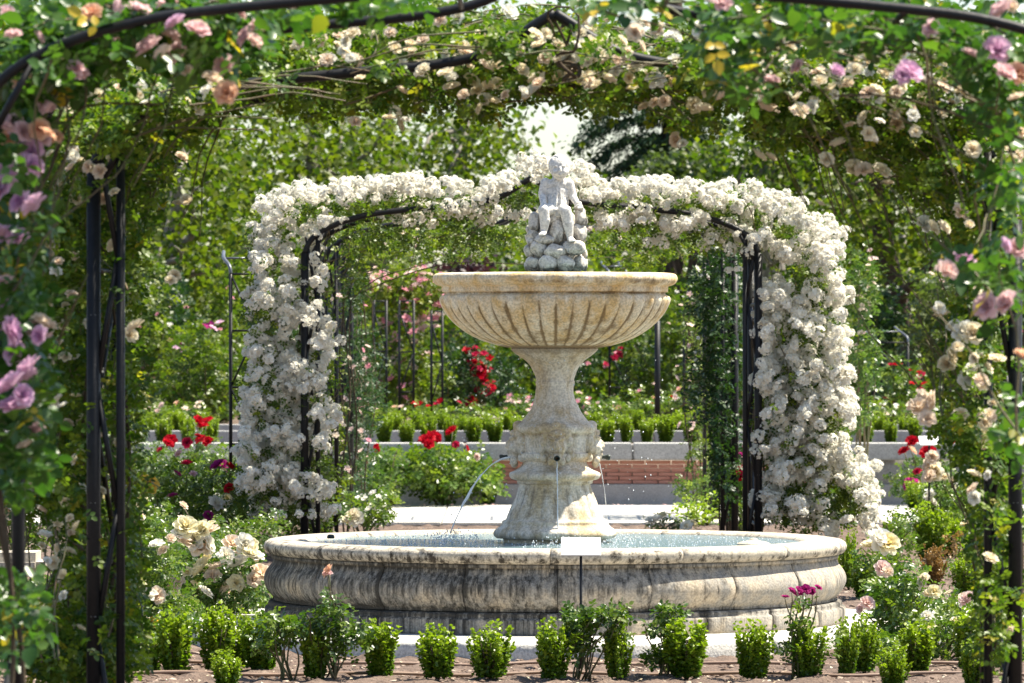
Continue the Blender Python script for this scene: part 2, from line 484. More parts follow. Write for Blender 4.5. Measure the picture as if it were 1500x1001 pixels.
def leaves(C, size, col=None, simple=False, nup=0.8, droop=0.4, tipdir=None, width=1.0, jit=0.3):
    C = np.asarray(C); n = len(C)
    T, F = (LT4, LF4) if simple else (LT, LF)
    x, d, nn = frames(n, tipdir, nup, droop)
    s = size * (1 + jit * RNG.uniform(-1, 1, n)) if np.isscalar(size) else size
    s = s[:, None, None]
    V = C[:, None, :] + s * (T[None, :, 0:1] * width * x[:, None, :] + T[None, :, 1:2] * d[:, None, :] + T[None, :, 2:3] * nn[:, None, :])
    k = len(T)
    FF = (F[None] + (np.arange(n) * k)[:, None, None]).reshape(-1, F.shape[1])
    if col is None: col = RNG.beta(2.2, 2.4, n)
    return V.reshape(-1, 3), FF, np.repeat(col, k)

def sprigs(C, size, col=None, nup=0.7, droop=0.5, n_pairs=2):
    far = len(C) and C[:, 1].min() > 30
    T, Fq = (LT4, LF4) if far else (LT, LF)
    """compound rose leaves: one end leaflet and pairs of leaflets on a stalk"""
    n = len(C)
    x, d, nn = frames(n, None, nup, droop)
    if col is None: col = RNG.beta(2.2, 2.4, n)
    cs, dirs, cc, ss = [], [], [], []
    step = size * 0.75
    for i in range(n_pairs):
        for sg in (-1, 1):
            cs.append(C + d * step * (i + 0.4)); dirs.append(x * sg + d * 0.45); cc.append(col); ss.append(np.full(n, size * (0.8 + 0.15 * i)))
    cs.append(C + d * step * (n_pairs - 0.1)); dirs.append(d); cc.append(col); ss.append(np.full(n, size * 1.1))
    cs = np.concatenate(cs); dirs = np.concatenate(dirs); cc = np.concatenate(cc); ss = np.concatenate(ss)
    nr = np.tile(nn, (n_pairs * 2 + 1, 1)) + RNG.normal(size=(len(cs), 3)) * 0.25
    nr /= np.linalg.norm(nr, axis=1)[:, None]
    dd = dirs - nr * np.sum(dirs * nr, 1)[:, None]; dd /= np.linalg.norm(dd, axis=1)[:, None]
    xx = np.cross(dd, nr)
    V = cs[:, None] + ss[:, None, None] * (T[None, :, 0:1] * (1.2 if far else 1) * xx[:, None] + T[None, :, 1:2] * dd[:, None] + T[None, :, 2:3] * nr[:, None])
    FF = (Fq[None] + (np.arange(len(cs)) * len(T))[:, None, None]).reshape(-1, Fq.shape[1])
    return V.reshape(-1, 3), FF, np.repeat(cc, len(T))

def blob_points(blobs, per, D0, D1, shell=False):
    """blobs: (px, py, rx, ry[, weight]) photo pixels -> points between D0 and D1"""
    out = []
    for b in blobs:
        w = b[4] if len(b) > 4 else 1.0
        n = int(per * b[2] * b[3] * w / 1000.0)
        u = RNG.normal(size=(n, 3)); u /= np.linalg.norm(u, axis=1)[:, None]
        r = RNG.uniform(0, 1, n) ** (1 / 2.4)
        u *= r[:, None]
        # ragged outline
        u *= (1 + 0.22 * np.sin(7 * u[:, 0] + b[0]) * np.cos(6 * u[:, 1] + b[1]))[:, None]
        D = (D0 + D1) / 2 + u[:, 2] * (D1 - D0) / 2
        px = b[0] + u[:, 0] * b[2]; py = b[1] + u[:, 1] * b[3]
        ok = (px > -140) & (px < 1640) & (py > -140)
        px, py, D = px[ok], py[ok], D[ok]
        out.append(np.stack([(px - 750) * D / FPX, D, EYE - (py - HZ) * D / FPX], 1))
    out = np.concatenate(out)
    return out[out[:, 2] > 0.02]

def clumped(Pts, k, spread):
    """turn cluster centres into leaf positions"""
    n = len(Pts)
    o = RNG.normal(size=(n, k, 3)) * spread
    return (Pts[:, None] + o).reshape(-1, 3)

# ------------------------------------------------------------------ blossoms
def rose_mesh(name, mat, R=0.5, layers=((6, 1.22, .88), (6, .92, .88), (5, .60, .82), (5, .30, .66)), seed=0, nu=3, nv=3):
    rg = np.random.default_rng(seed)
    G = Geo()
    for li, (cnt, tilt, sc) in enumerate(layers):
        for k in range(cnt):
            a = (k + 0.5 * (li % 2) + rg.uniform(-.12, .12)) / cnt * 2 * PI
            t = tilt + rg.uniform(-.12, .12)
            u = np.linspace(-1, 1, nu + 1)[:, None]; v = np.linspace(0, 1, nv + 1)[None]
            rho = R * sc * (v ** 0.75) * math.sin(t) + 0.16 * R * v ** 4 * (1 if li < 3 else 0) + 0.02 * R
            h = R * sc * (v ** 1.1) * math.cos(t) - 0.10 * R * v ** 5
            s = u * R * sc * 0.72 * np.sin(PI * (0.10 + 0.68 * v))
            wav = 0.05 * R * np.sin(3 * u + k) * v
            rho2 = rho - 0.12 * R * (u ** 2) * v
            rr = np.maximum(rho2, 0.22 * R)
            phi = a + s / (rr + 0.25 * R)
            X = rho2 * np.cos(phi); Y = rho2 * np.sin(phi); Z = h + wav + 0.12 * R * u ** 2 * v
            V = np.stack([X, Y, Z + 0 * X], -1).reshape(-1, 3)
            F = [(i * (nv + 1) + j, (i + 1) * (nv + 1) + j, (i + 1) * (nv + 1) + j + 1, i * (nv + 1) + j + 1) for i in range(nu) for j in range(nv)]
            c = (0.75 - 0.22 * li) + 0.25 * (np.broadcast_to(v, X.shape)) * (1 if li < 2 else 0.6)
            G.add(V, np.array(F), np.clip(c, 0, 1).reshape(-1))
    return G.mesh(name, mat, smooth=True)

def rose_low(name, mat, seed=0):
    return rose_mesh(name, mat, layers=((5, 1.2, .9), (4, .6, .75)), seed=seed, nu=2, nv=2)

def cluster_mesh(name, mat, n=34, R=0.5, fr=0.17, seed=0):
    """dome-shaped truss of small open blossoms"""
    rg = np.random.default_rng(seed)
    G = Geo()
    for i in range(n):
        z = rg.uniform(-0.15, 1); a = rg.uniform(0, 2 * PI)
        s = math.sqrt(max(0, 1 - z * z))
        p = np.array([s * math.cos(a), s * math.sin(a), z * 0.8]) * R * rg.uniform(.72, 1.05)
        nn = p / np.linalg.norm(p) + rg.normal(size=3) * .25; nn /= np.linalg.norm(nn)
        x = np.cross(nn, [0.3, 0.2, 1]); x /= np.linalg.norm(x); y = np.cross(nn, x)
        f = fr * rg.uniform(.75, 1.2)
        for (m, lift, sc) in ((5, .25, 1.0), (4, .7, .55)):
            for k in range(m):
                b0 = (k + 0.5 * (m == 4)) / m * 2 * PI + rg.uniform(0, .3)
                d = math.cos(b0) * x + math.sin(b0) * y
                e = -math.sin(b0) * x + math.cos(b0) * y
                V = [p, p + f * sc * (.62 * d + .46 * e + lift * .5 * nn), p + f * sc * (1.05 * d + lift * nn), p + f * sc * (.62 * d - .46 * e + lift * .5 * nn)]
                c = 0.8 if m == 5 else 0.35
                G.add(np.array(V), np.array([[0, 3, 2, 1]]), np.array([0.1, c, c, c]))
    return G.mesh(name, mat)

ROSE, LOW, CLU = {}, {}, {}
for _i, (_k, _m) in enumerate(PET.items()):
    ROSE[_k] = [rose_mesh('rose_' + _k, _m, seed=_i * 3 + j) for j in range(2)]
    LOW[_k] = [rose_low('small_rose_' + _k, _m, seed=_i * 3 + j) for j in range(2)]
for _k in ('white', 'cream', 'pink', 'palepink', 'crimson', 'lilac', 'magenta'):
    CLU[_k] = [cluster_mesh('rose_truss_' + _k, PET[_k], seed=50 + j) for j in range(3)]

def put_blossom(parent, base, w, size, color, kind='rose', face=None, name='blossom'):
    pool = {'rose': ROSE, 'low': LOW, 'cluster': CLU}[kind][color]
    me = random.choice(pool)
    if face is None:
        face = Vector((random.uniform(-.8, .8), random.uniform(-1.1, .3), random.uniform(.1, 1.1)))
    q = Vector(face).normalized().to_track_quat('Z', 'Y').to_euler()
    q.rotate_axis('Z', random.uniform(0, 6.28))
    s = size * random.uniform(.88, 1.12)
    return obj(name, me, parent, np.asarray(w) - np.asarray(base), q, (s, s, s * random.uniform(.85, 1.1)))

def cane_path(p0, p1, sag=0.0, wob=0.03, n=10):
    t = np.linspace(0, 1, n)[:, None]
    p = (1 - t) * np.asarray(p0) + t * np.asarray(p1)
    ph = RNG.uniform(0, 6.28, 3)
    amp = wob * np.sin(PI * t)
    p = p + amp * np.stack([np.sin(5 * t[:, 0] + ph[0]), np.sin(4 * t[:, 0] + ph[1]), 0.4 * np.sin(6 * t[:, 0] + ph[2])], 1)
    p[:, 2] += sag * np.sin(PI * t[:, 0])
    return p

# ------------------------------------------------------------------ ground
def ground():
    n = 2
    V = np.array([[-400, -20, 0], [400, -20, 0], [400, 900, 0], [-400, 900, 0]], dtype=float)
    o = obj('ground', mesh_np('ground', V, np.array([[0, 1, 2, 3]]), M['soil']))
    set_props(o, kind='structure')
    # dug soil of the front bed, uneven
    xs = np.linspace(-3.4, 3.4, 180); ys = np.linspace(23.0, 46, 330)
    X, Y = np.meshgrid(xs, ys, indexing='ij')
    Z = 0.012 + 0.012 * np.sin(9 * X + 3 * np.sin(2 * Y)) * np.sin(5 * Y) + 0.016 * np.sin(23 * X + Y * 11) * np.sin(17 * Y - X * 5) + RNG.normal(size=X.shape) * 0.005
    Z = np.maximum(Z, 0.004)
    V = np.stack([X, Y, Z], -1).reshape(-1, 3)
    ny = len(ys)
    I = (np.arange(len(xs) - 1)[:, None] * ny + np.arange(ny - 1)[None]).reshape(-1)
    F = np.stack([I, I + ny, I + ny + 1, I + 1], 1)
    o = obj('soil_bed', mesh_np('soil_bed', V, F, M['soil'], smooth=True)); set_props(o, kind='structure')
    # loose clods and bark
    def clods(nm, cnt, x0, x1, y0, y1, s0, s1, z=0.012):
        base = np.array([[0, 0, .6], [1, 0, 0], [0, 1, 0.1], [-1, 0, 0], [0, -1, -.05], [.5, .6, .45], [0, 0, -.4]])
        Fc = np.array([[0, 1, 5], [0, 5, 2], [1, 2, 5], [0, 2, 3], [0, 3, 4], [0, 4, 1], [6, 2, 1], [6, 3, 2], [6, 4, 3], [6, 1, 4]])
        c = np.stack([RNG.uniform(x0, x1, cnt), RNG.uniform(y0, y1, cnt), np.full(cnt, z)], 1)
        s = s0 + (s1 - s0) * RNG.uniform(0, 1, cnt) ** 3
        st = RNG.uniform(.4, 1.5, (cnt, 1, 3)) * np.array([1, 1, .6])
        a = RNG.uniform(0, 6.28, cnt)
        B = base[None] * st + RNG.normal(size=(cnt, 7, 3)) * .12
        ca, sa = np.cos(a)[:, None], np.sin(a)[:, None]
        B = np.stack([B[..., 0] * ca - B[..., 1] * sa, B[..., 0] * sa + B[..., 1] * ca, B[..., 2]], -1)
        V = c[:, None] + B * s[:, None, None]
        F = (Fc[None] + (np.arange(cnt) * 7)[:, None, None]).reshape(-1, 3)
        o = obj(nm, mesh_np(nm, V.reshape(-1, 3), F, M['clod'], col=np.repeat(RNG.uniform(0, 1, cnt), 7)))
        return set_props(o, 'loose brown soil clods and bark scattered over the planting beds', 'soil', kind='stuff')
    clods('soil_clods', 14000, -3.0, 3.0, 23.8, 28.5, .005, .022)
    clods('soil_clods', 9000, 1.5, 4.5, 28.5, 46, .008, .035)
ground()

# ------------------------------------------------------------------ paving
FC = np.array([0.228, 29.0, 0.0])        # fountain centre
def paving():
    root = empty('path', (0, 46.3, 0)); set_props(root, kind='structure')
    variants = []
    for j in range(3):
        variants.append(bevel_box_mesh('paving_slab', -.595, .595, -.595, .595, 0, .03, .006, M['paving']))
    for i in range(-6, 8):
        for j in range(4):
            o = obj('paving_slab', variants[(i * 3 + j) % 3], root, (i * 1.2, .6 + j * 1.2, .004 + random.uniform(-.002, .002)))
    r2 = empty('path', (0, 30, 0)); set_props(r2, kind='structure')
    for i in list(range(-5, -1)) + list(range(2, 6)):
        for j in range(2):
            obj('paving_slab', variants[(i + j) % 3], r2, (i * 1.2 + .3, .6 + j * 1.2, .004))
    # round platform under the basin: sector slabs with fine joints
    pl = empty('fountain_platform', (FC[0], FC[1], 0)); set_props(pl, kind='structure')
    nseg = 16
    prof = [(0.4, 0.02), (0.4, 0.1), (2.04, 0.1), (2.085, 0.094), (2.1, 0.078), (2.1, 0.0)]
    g = 0.0012
    V, F = lathe(prof, 10, g, 2 * PI / nseg - g)
    k = len(prof)
    me = mesh_np('platform_stone', V, [F, np.array([list(range(k)), list(range(10 * k, 11 * k))[::-1]])], M['paving'])
    for i in range(nseg):
        obj('platform_stone', me, pl, (0, 0, random.uniform(-.001, .001)), (0, 0, (i + .37) * 2 * PI / nseg))
paving()

# ------------------------------------------------------------------ raised bed wall behind
def far_wall():
    Y0 = 52.0
    root = empty('retaining_wall', (0, Y0, 0), 'long grey concrete retaining wall with a brick band behind the fountain', 'wall')
    cap = bevel_box_mesh('cap_stone', -.795, .795, -.04, .45, 0, .16, .012, M['concrete'])
    for i in range(-4, 6):
        obj('cap_stone', cap, root, (i * 1.6 + .35, 0, .435))
    foot = bevel_box_mesh('footing', -1.19, 1.19, 0, .3, 0, .205, .006, M['concrete'])
    pier = bevel_box_mesh('pier', -.35, .35, -.0, .3, 0, .232, .006, M['concrete'])
    for i in range(-3, 5):
        obj('footing', foot, root, (i * 2.4 + 1.3, .0, 0))
    # recessed brick band
    V, F = box(-1.6, 3.4, .07, .25, .206, .434)
    obj('mortar', mesh_np('mortar', V, F, M['mortar']), root)
    V, F = box(3.41, 9.0, .03, .3, .206, .434); obj('concrete_panel', mesh_np('concrete_panel', V, F, M['concrete']), root)
    V, F = box(-9, -1.61, .03, .3, .206, .434); obj('concrete_panel', mesh_np('concrete_panel', V, F, M['concrete']), root)
    brick = bevel_box_mesh('brick', -.119, .119, 0, .1, 0, .0325, .003, M['brick'])
    for r in range(6):
        for i in range(20):
            x = -1.46 + i * .248 + (.124 if r % 2 else 0)
            if x > 3.28: continue
            obj('brick', brick, root, (x, .045 + random.uniform(-.003, .003), .2085 + r * .0375))
    # bed on top
    V = np.array([[-12, 52.44, .56], [12, 52.44, .56], [12, 100, .60], [-12, 100, .60]])
    o = obj('raised_bed_soil', mesh_np('raised_bed_soil', V, np.array([[0, 1, 2, 3]]), M['soil'])); set_props(o, kind='structure')
    for yy, zz in ((53.9, .60), (55.3, .64)):
        kb = bevel_box_mesh('kerb_stone', -.995, .995, 0, .28, 0, .12, .01, M['concrete'])
        rt = empty('kerb', (0, yy, zz - .04)); set_props(rt, kind='structure')
        for i in range(-4, 5):
            obj('kerb_stone', kb, rt, (i * 2.0 + .4, 0, 0))
far_wall()

# ------------------------------------------------------------------ fountain
S0 = FPX / 29.0
def fountain():
    root = empty('fountain', FC + np.array([0, 0, .1]), 'weathered cream stone fountain with a round basin, pedestal and fluted upper bowl', 'fountain')
    zb = 0.1
    # --- basin: three courses of separate curved stones
    basin_in = [(1.42, .0), (1.42, .30), (1.33, .30), (1.33, .03), (0.0, .03)]
    V, F = lathe(basin_in, 96)
    b = obj('basin', mesh_np('basin', V, F, M['basin'], smooth=False, col=np.zeros(len(V))), root)
    plinth = [(1.40, .002), (1.538, .002), (1.541, .012), (1.541, .072), (1.536, .080), (1.520, .086), (1.522, .098), (1.518, .108), (1.505, .113), (1.40, .113)]
    wall = smooth_profile([(1.40, .115), (1.490, .115), (1.494, .128), (1.515, .150), (1.536, .185), (1.545, .220), (1.538, .255), (1.520, .285), (1.502, .308), (1.494, .330), (1.494, .336)], 3)
    wall = np.vstack([wall, [(1.506, .338), (1.508, .356), (1.40, .356)]])
    rim_out = [(1.40, .358), (1.508, .358), (1.526, .364), (1.540, .380), (1.545, .400), (1.538, .418), (1.520, .430), (1.49, .434), (1.36, .434), (1.325, .430), (1.305, .415), (1.30, .395), (1.305, .372), (1.325, .358), (1.36, .352)]
    def seg(name, prof, cnt, mat, joint, nsub, wob=0.0, seedo=0, dirt=True, off=0.0):
        for i in range(cnt):
            rg = np.random.default_rng(seedo + i)
            # individual widths: shift joints a little
            a0 = (i + off) * 2 * PI / cnt + 0.0
            a1 = (i + 1 + off) * 2 * PI / cnt
            a0 += joint; a1 -= joint
            ph = rg.uniform(0, 6, 4); dr = rg.uniform(-.0025, .0025)
            def rf(R, Z, A):
                w = wob * (np.sin(7 * A + ph[0] + 20 * Z) + .6 * np.sin(17 * A + ph[1] - 30 * Z))
                return R + (R > 1.45) * (w + dr)
            V, F = lathe(prof, nsub, a0, a1, rf)
            k = len(prof)
            z = V[:, 2]
            A = np.repeat(np.linspace(0, 1, nsub + 1), k)
            d = rg.choice([.08, .2, .5]) * np.exp(-((A) / .012) ** 2) + rg.choice([.08, .2, .5]) * np.exp(-((1 - A) / .012) ** 2)
            if name == 'rim_stone':
                d = d * .5 + np.exp(-((z - .375) / .025) ** 2) * (V[:, 0] ** 2 + V[:, 1] ** 2 > 1.5 ** 2) * 0.28
            elif name == 'wall_stone':
                d = d * .9 + np.exp(-((z - .335) / .012) ** 2) * .25 + np.exp(-((z - .12) / .02) ** 2) * .35 - np.exp(-((z - .175) / .035) ** 2) * .12
            else:
                d = d * .9 + np.exp(-((z - .1) / .02) ** 2) * .35
            me = mesh_np(name, V, [F, np.array([list(range(k)), list(range(nsub * k, (nsub + 1) * k))[::-1]])], mat, smooth=False, col=d)
            fl = np.ones(len(me.polygons), dtype=bool); fl[-2:] = False
            me.polygons.foreach_set('use_smooth', fl)
            obj(name, me, b)
    seg('plinth_stone', plinth, 22, M['basin'], .0008, 8, .0012, 10, off=.3)
    seg('wall_stone', wall, 20, M['basin'], .0010, 14, .0018, 40)
    seg('rim_stone', rim_out, 14, M['basin_rim'], .0007, 16, .0016, 90, off=.45)
    # --- pedestal (profile measured from the photo; z above the platform)
    def zz(y): return EYE - (y - HZ) / S0 - zb
    def rr(px): return px / S0
    low = [(rr(74), .36), (rr(76), zz(789)), (rr(86), zz(788)), (rr(90), zz(783)), (rr(88.5), zz(777)), (rr(82), zz(772)), (rr(78), zz(768)), (rr(77), zz(763)), (rr(71), zz(760)),
           (rr(67), zz(752)), (rr(61), zz(738)), (rr(55.5), zz(724)), (rr(52), zz(713)), (rr(52), zz(709)), (rr(55), zz(708)), (rr(56), zz(704)), (rr(63), zz(702)), (rr(66.5), zz(698)), (rr(66), zz(693)),
           (rr(60), zz(690)), (rr(53), zz(686)), (rr(48), zz(681)), (rr(46), zz(676))]
    mid = [(rr(46), zz(676)), (rr(49), zz(674)), (rr(54), zz(670)), (rr(54), zz(664)), (rr(51), zz(661)), (rr(52), zz(637)), (rr(58), zz(634)), (rr(61), zz(629)), (rr(60), zz(624)), (rr(54), zz(620)), (rr(50), zz(618)), (rr(45), zz(613)), (rr(38), zz(603)),
           (rr(32), zz(592)), (rr(28.5), zz(580)), (rr(27), zz(568)), (rr(28.5), zz(560)), (rr(27.5), zz(557)), (rr(30), zz(548)), (rr(36), zz(536)), (rr(45), zz(527)), (rr(55), zz(520)), (rr(61), zz(515)), (rr(64), zz(511)), (rr(60), zz(508))]
    def hexish(R, Z, A):
        # lower flare carries upright acanthus ribs
        m = np.clip((zz(712) - Z) / .02, 0, 1) * np.clip((Z - zz(762)) / .02, 0, 1)
        w = .0018 * (np.sin(9 * A + 30 * Z) + .7 * np.sin(23 * A - 41 * Z)) + .0012 * np.sin(51 * Z + 3 * A)
        return R + m * .009 * np.abs(np.sin(10 * A)) - m * .004 + w * (R > .08)
    P1 = smooth_profile(low, 4); P2 = smooth_profile(mid, 4)
    V, F = lathe(P1, 160, rfun=hexish)
    ang = np.arctan2(V[:, 1], V[:, 0]); m = np.clip((zz(712) - V[:, 2]) / .02, 0, 1) * np.clip((V[:, 2] - zz(762)) / .02, 0, 1)
    d = m * (1 - np.abs(np.sin(10 * ang))) ** 2 * .5 + np.exp(-((V[:, 2] - zz(785)) / .02) ** 2) * .25 + np.exp(-((V[:, 2] - zz(707)) / .01) ** 2) * .3
    obj('pedestal', mesh_np('pedestal', V, F, M['pedestal'], True, d), root)
    V, F = lathe(P2, 120, rfun=hexish)
    d = np.exp(-((V[:, 2] - zz(512)) / .02) ** 2) * .5 + np.exp(-((V[:, 2] - zz(637)) / .008) ** 2) * .4
    obj('stem', mesh_np('stem', V, F, M['pedestal'], True, d), root)
    # --- bowl
    bo = [(.0, zz(509)), (rr(40), zz(509)), (rr(64), zz(509.5)), (rr(76), zz(508)), (rr(88), zz(505)), (rr(104), zz(500)), (rr(121), zz(492.5)), (rr(136), zz(483)), (rr(150), zz(471)), (rr(160), zz(459)), (rr(166), zz(448)), (rr(168.5), zz(440)), (rr(167), zz(434.5)), (rr(162), zz(432))]
    bo = smooth_profile(bo, 5)
    top = [(rr(162), zz(432)), (rr(162), zz(429)), (rr(165), zz(428)), (rr(166), zz(424)), (rr(166), zz(420)), (rr(171), zz(418.5)), (rr(176), zz(416)), (rr(179), zz(411)), (rr(179), zz(406)), (rr(176), zz(402)), (rr(170), zz(400.5)),
           (rr(160), zz(400.5)), (rr(154), zz(403)), (rr(150), zz(410)), (rr(140), zz(425)), (rr(100), zz(445)), (.0, zz(452))]
    NF = 42
    def flute(R, Z, A):
        a = np.clip((R - rr(66)) / rr(20), 0, 1) * np.clip((zz(433) - Z) / .012, 0, 1)
        amp = .012 * (R / rr(160)) + .002
        return R + a * amp * (np.abs(np.cos(A * NF / 2)) ** .7 - .8)
    V, F = lathe(bo, NF * 12, rfun=flute)
    A = np.arctan2(V[:, 1], V[:, 0]); R = np.hypot(V[:, 0], V[:, 1])
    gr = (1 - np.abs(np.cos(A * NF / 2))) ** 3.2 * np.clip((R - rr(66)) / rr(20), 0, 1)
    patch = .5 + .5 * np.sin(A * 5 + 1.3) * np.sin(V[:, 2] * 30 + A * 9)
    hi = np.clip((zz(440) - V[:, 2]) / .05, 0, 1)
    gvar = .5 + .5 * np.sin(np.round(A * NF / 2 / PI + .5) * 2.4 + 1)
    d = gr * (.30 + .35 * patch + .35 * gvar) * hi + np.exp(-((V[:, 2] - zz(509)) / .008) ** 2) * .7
    bw = obj('bowl', mesh_np('bowl', V, F, M['bowl'], True, d), root)
    def rimw(R, Z, A): return R + .0016 * (np.sin(11 * A) + .7 * np.sin(29 * A + 60 * Z))
    V, F = lathe(smooth_profile(top, 3), 144, rfun=rimw)
    A = np.arctan2(V[:, 1], V[:, 0])
    d = np.exp(-((V[:, 2] - zz(430)) / .007) ** 2) * .35 + np.exp(-((V[:, 2] - zz(414)) / .014) ** 2) * (.14 + .2 * np.sin(A * 13) * np.sin(A * 7 + 2))
    obj('bowl_rim', mesh_np('bowl_rim', V, F, M['bowl'], True, d), bw)
    return root, zz, rr
FROOT, ZZ, RR = fountain()

def eval_blobs(name, ells, mat, voxel, smooth_it=3, extra=None):
    """ellipsoids (centre, radii[, euler]) fused into one continuous surface"""
    bm = bmesh.new()
    for e in ells:
        c, r = e[0], e[1]
        rot = Euler(e[2]).to_matrix().to_4x4() if len(e) > 2 else Matrix.Identity(4)
        mt = Matrix.Translation(Vector(c)) @ rot @ Matrix.Diagonal((r[0], r[1], r[2], 1))
        bmesh.ops.create_icosphere(bm, subdivisions=3, radius=1.0, matrix=mt)
    me = bpy.data.meshes.new('tmp'); bm.to_mesh(me); bm.free()
    o = bpy.data.objects.new('tmp', me); COL.objects.link(o)
    md = o.modifiers.new('r', 'REMESH'); md.mode = 'VOXEL'; md.voxel_size = voxel
    sm = o.modifiers.new('s', 'SMOOTH'); sm.iterations = smooth_it; sm.factor = .5
    dg = bpy.context.evaluated_depsgraph_get(); dg.update()
    res = bpy.data.meshes.new_from_object(o.evaluated_get(dg))
    bpy.data.objects.remove(o)
    bpy.data.meshes.remove(me)
    res.name = name
    res.materials.clear(); res.materials.append(mat)
    res.polygons.foreach_set('use_smooth', np.ones(len(res.polygons), dtype=bool))
    return res

def limb(p0, p1, r0, r1, n=9):
    p0, p1 = np.array(p0, float), np.array(p1, float)
    return [(tuple(p0 + (p1 - p0) * t), (r0 + (r1 - r0) * t,) * 3) for t in np.linspace(0, 1, n)]

def masks():
    # a grotesque face with curling hair; faces local -Y
    e = [((0, 0, 0), (.050, .035, .075)), ((0, -.020, -.02), (.040, .032, .045)), ((0, -.042, -.002), (.010, .018, .022)), ((0, -.050, -.014), (.013, .012, .009)),
         ((-.022, -.034, -.018), (.017, .014, .016)), ((.022, -.034, -.018), (.017, .014, .016)), ((-.020, -.035, .026), (.022, .012, .008), (0, .35, 0)), ((.020, -.035, .026), (.022, .012, .008), (0, -.35, 0)),
         ((0, -.026, .05), (.034, .018, .018)), ((0, -.034, -.062), (.020, .020, .018)), ((0, -.045, -.033), (.024, .012, .007)), ((0, -.043, -.051), (.018, .012, .007))]
    for s in (-1, 1):
        e += [((s * .045, -.005, .05), (.022, .022, .026)), ((s * .058, .0, .012), (.018, .022, .028)), ((s * .060, .002, -.030), (.016, .020, .026)), ((s * .050, 0, -.066), (.016, .018, .022)),
              ((s * .030, -.01, .078), (.022, .02, .022)), ((s * .075, .0, .080), (.022, .014, .014), (0, s * .7, 0)), ((s * .026, -.03, -.080), (.014, .014, .022)), ((s * .016, -.034, .008), (.008, .008, .005))]
    e += [((0, -.012, .088), (.024, .022, .022)), ((0, -.028, -.095), (.014, .014, .022))]
    me = eval_blobs('mask', e, M['pedestal'], .0045, 2)
    a = me.attributes.new('rnd', 'FLOAT', 'POINT'); co = np.empty(len(me.vertices) * 3); me.vertices.foreach_get('co', co); co = co.reshape(-1, 3)
    a.data.foreach_set('value', (.35 * np.exp(-((co[:, 2] + .042) / .012) ** 2) + .12).astype(np.float32))
    z = ZZ(650)
    V, F = lathe(smooth_profile([(.0, 0), (.011, 0), (.013, .004), (.011, .012), (.011, .03), (.015, .034), (.015, .045), (.009, .045), (.008, .02)], 2), 16)
    nz = mesh_np('spout', V, F, M['bronze'], True)
    for k, az in enumerate((0, PI / 2, PI, -PI / 2)):
        rz = az + 0.03
        r = RR(48)
        x, y = math.sin(rz) * r, -math.cos(rz) * r
        mk = obj('mask', me, FROOT, (x, y, z), (0, 0, rz), (1.22, 1.5, 1.12))
        obj('spout', nz, mk, (0, -.038, -.060), (PI / 2 + .15, 0, 0), (.9, .9, .9))
masks()

def water():
    z = .515
    V, F = lathe([(0.0, z), (.4, z), (.8, z), (1.1, z), (1.34, z)], 64)
    V += np.array([FC[0], FC[1], 0])
    o = obj('water', mesh_np('water', V, F, M['water'], True)); set_props(o, kind='structure')
    V, F = lathe([(0.0, 0), (RR(100), 0), (RR(146), 0)], 48)
    o = obj('water', mesh_np('water', V + np.array([FC[0], FC[1], ZZ(407) + .1]), F, M['water'], True)); set_props(o, kind='structure')
    # jets: left side spout, front spout, right side spout
    base = FC + np.array([0, 0, .1])
    def jet(p0, v, label, rad):
        t = np.linspace(0, 2, 300)
        p = np.array(p0) + np.outer(t, v); p[:, 2] -= 4.9 * t ** 2
        p = p[p[:, 2] > z - .005]
        p += RNG.normal(size=p.shape) * .0012
        rd = rad * (1 + .35 * RNG.normal(size=len(p))).clip(.4, 1.8)
        V, F = tube(p[::3], rd[::3], 7)
        o = obj('water_jet', mesh_np('water_jet', V - p[0], F, M['jet'], True), None, p[0])
        return set_props(o, label, 'water jet'), p[-1]
    zc = ZZ(670) + .1
    T = math.sqrt
    o, e1 = jet((FC[0] - RR(60), FC[1] - .02, zc), (-1.12, -.35, .15), 'arching water jet falling to the left of the pedestal into the basin', .0045)
    o, e2 = jet((FC[0] + .006, FC[1] - RR(60), zc), (.03, -.30, -.1), 'thin water trickle falling from the front mask of the pedestal', .0035)
    o, e3 = jet((FC[0] + RR(60), FC[1] + .02, zc), (.25, .10, -.1), 'faint water trickle from the right mask of the pedestal', .002)
    # drops
    G = Geo()
    oc = np.array([[1, 0, 0], [-1, 0, 0], [0, 1, 0], [0, -1, 0], [0, 0, 1.5], [0, 0, -1.5]], float)
    of = np.array([[0, 2, 4], [2, 1, 4], [1, 3, 4], [3, 0, 4], [2, 0, 5], [1, 2, 5], [3, 1, 5], [0, 3, 5]])
    pts = []
    for e in (e1, e2, e3):
        q = RNG.normal(size=(260, 3)) * np.array([.09, .30, .022]); q[:, 2] = np.abs(q[:, 2]); pts.append(q + e)
    q = RNG.normal(size=(260, 3)); a = RNG.uniform(0, 6.28, 260)
    q = np.stack([FC[0] + np.cos(a) * RNG.uniform(.1, .62, 260), FC[1] + np.sin(a) * RNG.uniform(.1, .6, 260), RNG.uniform(.55, 1.5, 260)], 1); pts.append(q)
    a = RNG.uniform(0, 6.28, 900); r = 1.25 * np.sqrt(RNG.uniform(.05, 1, 900))
    q = np.stack([FC[0] + np.cos(a) * r, FC[1] + np.sin(a) * r, np.full(900, z) + .002], 1); pts.append(q)
    for q in np.concatenate(pts):
        s = RNG.uniform(.0012, .0042)
        G.add(q + oc * s, of)
    o = obj('water_drops', G.mesh('water_drops', M['jet'], True)); set_props(o, 'splashing water drops round the pedestal and on the pool', 'water', kind='stuff')
water()

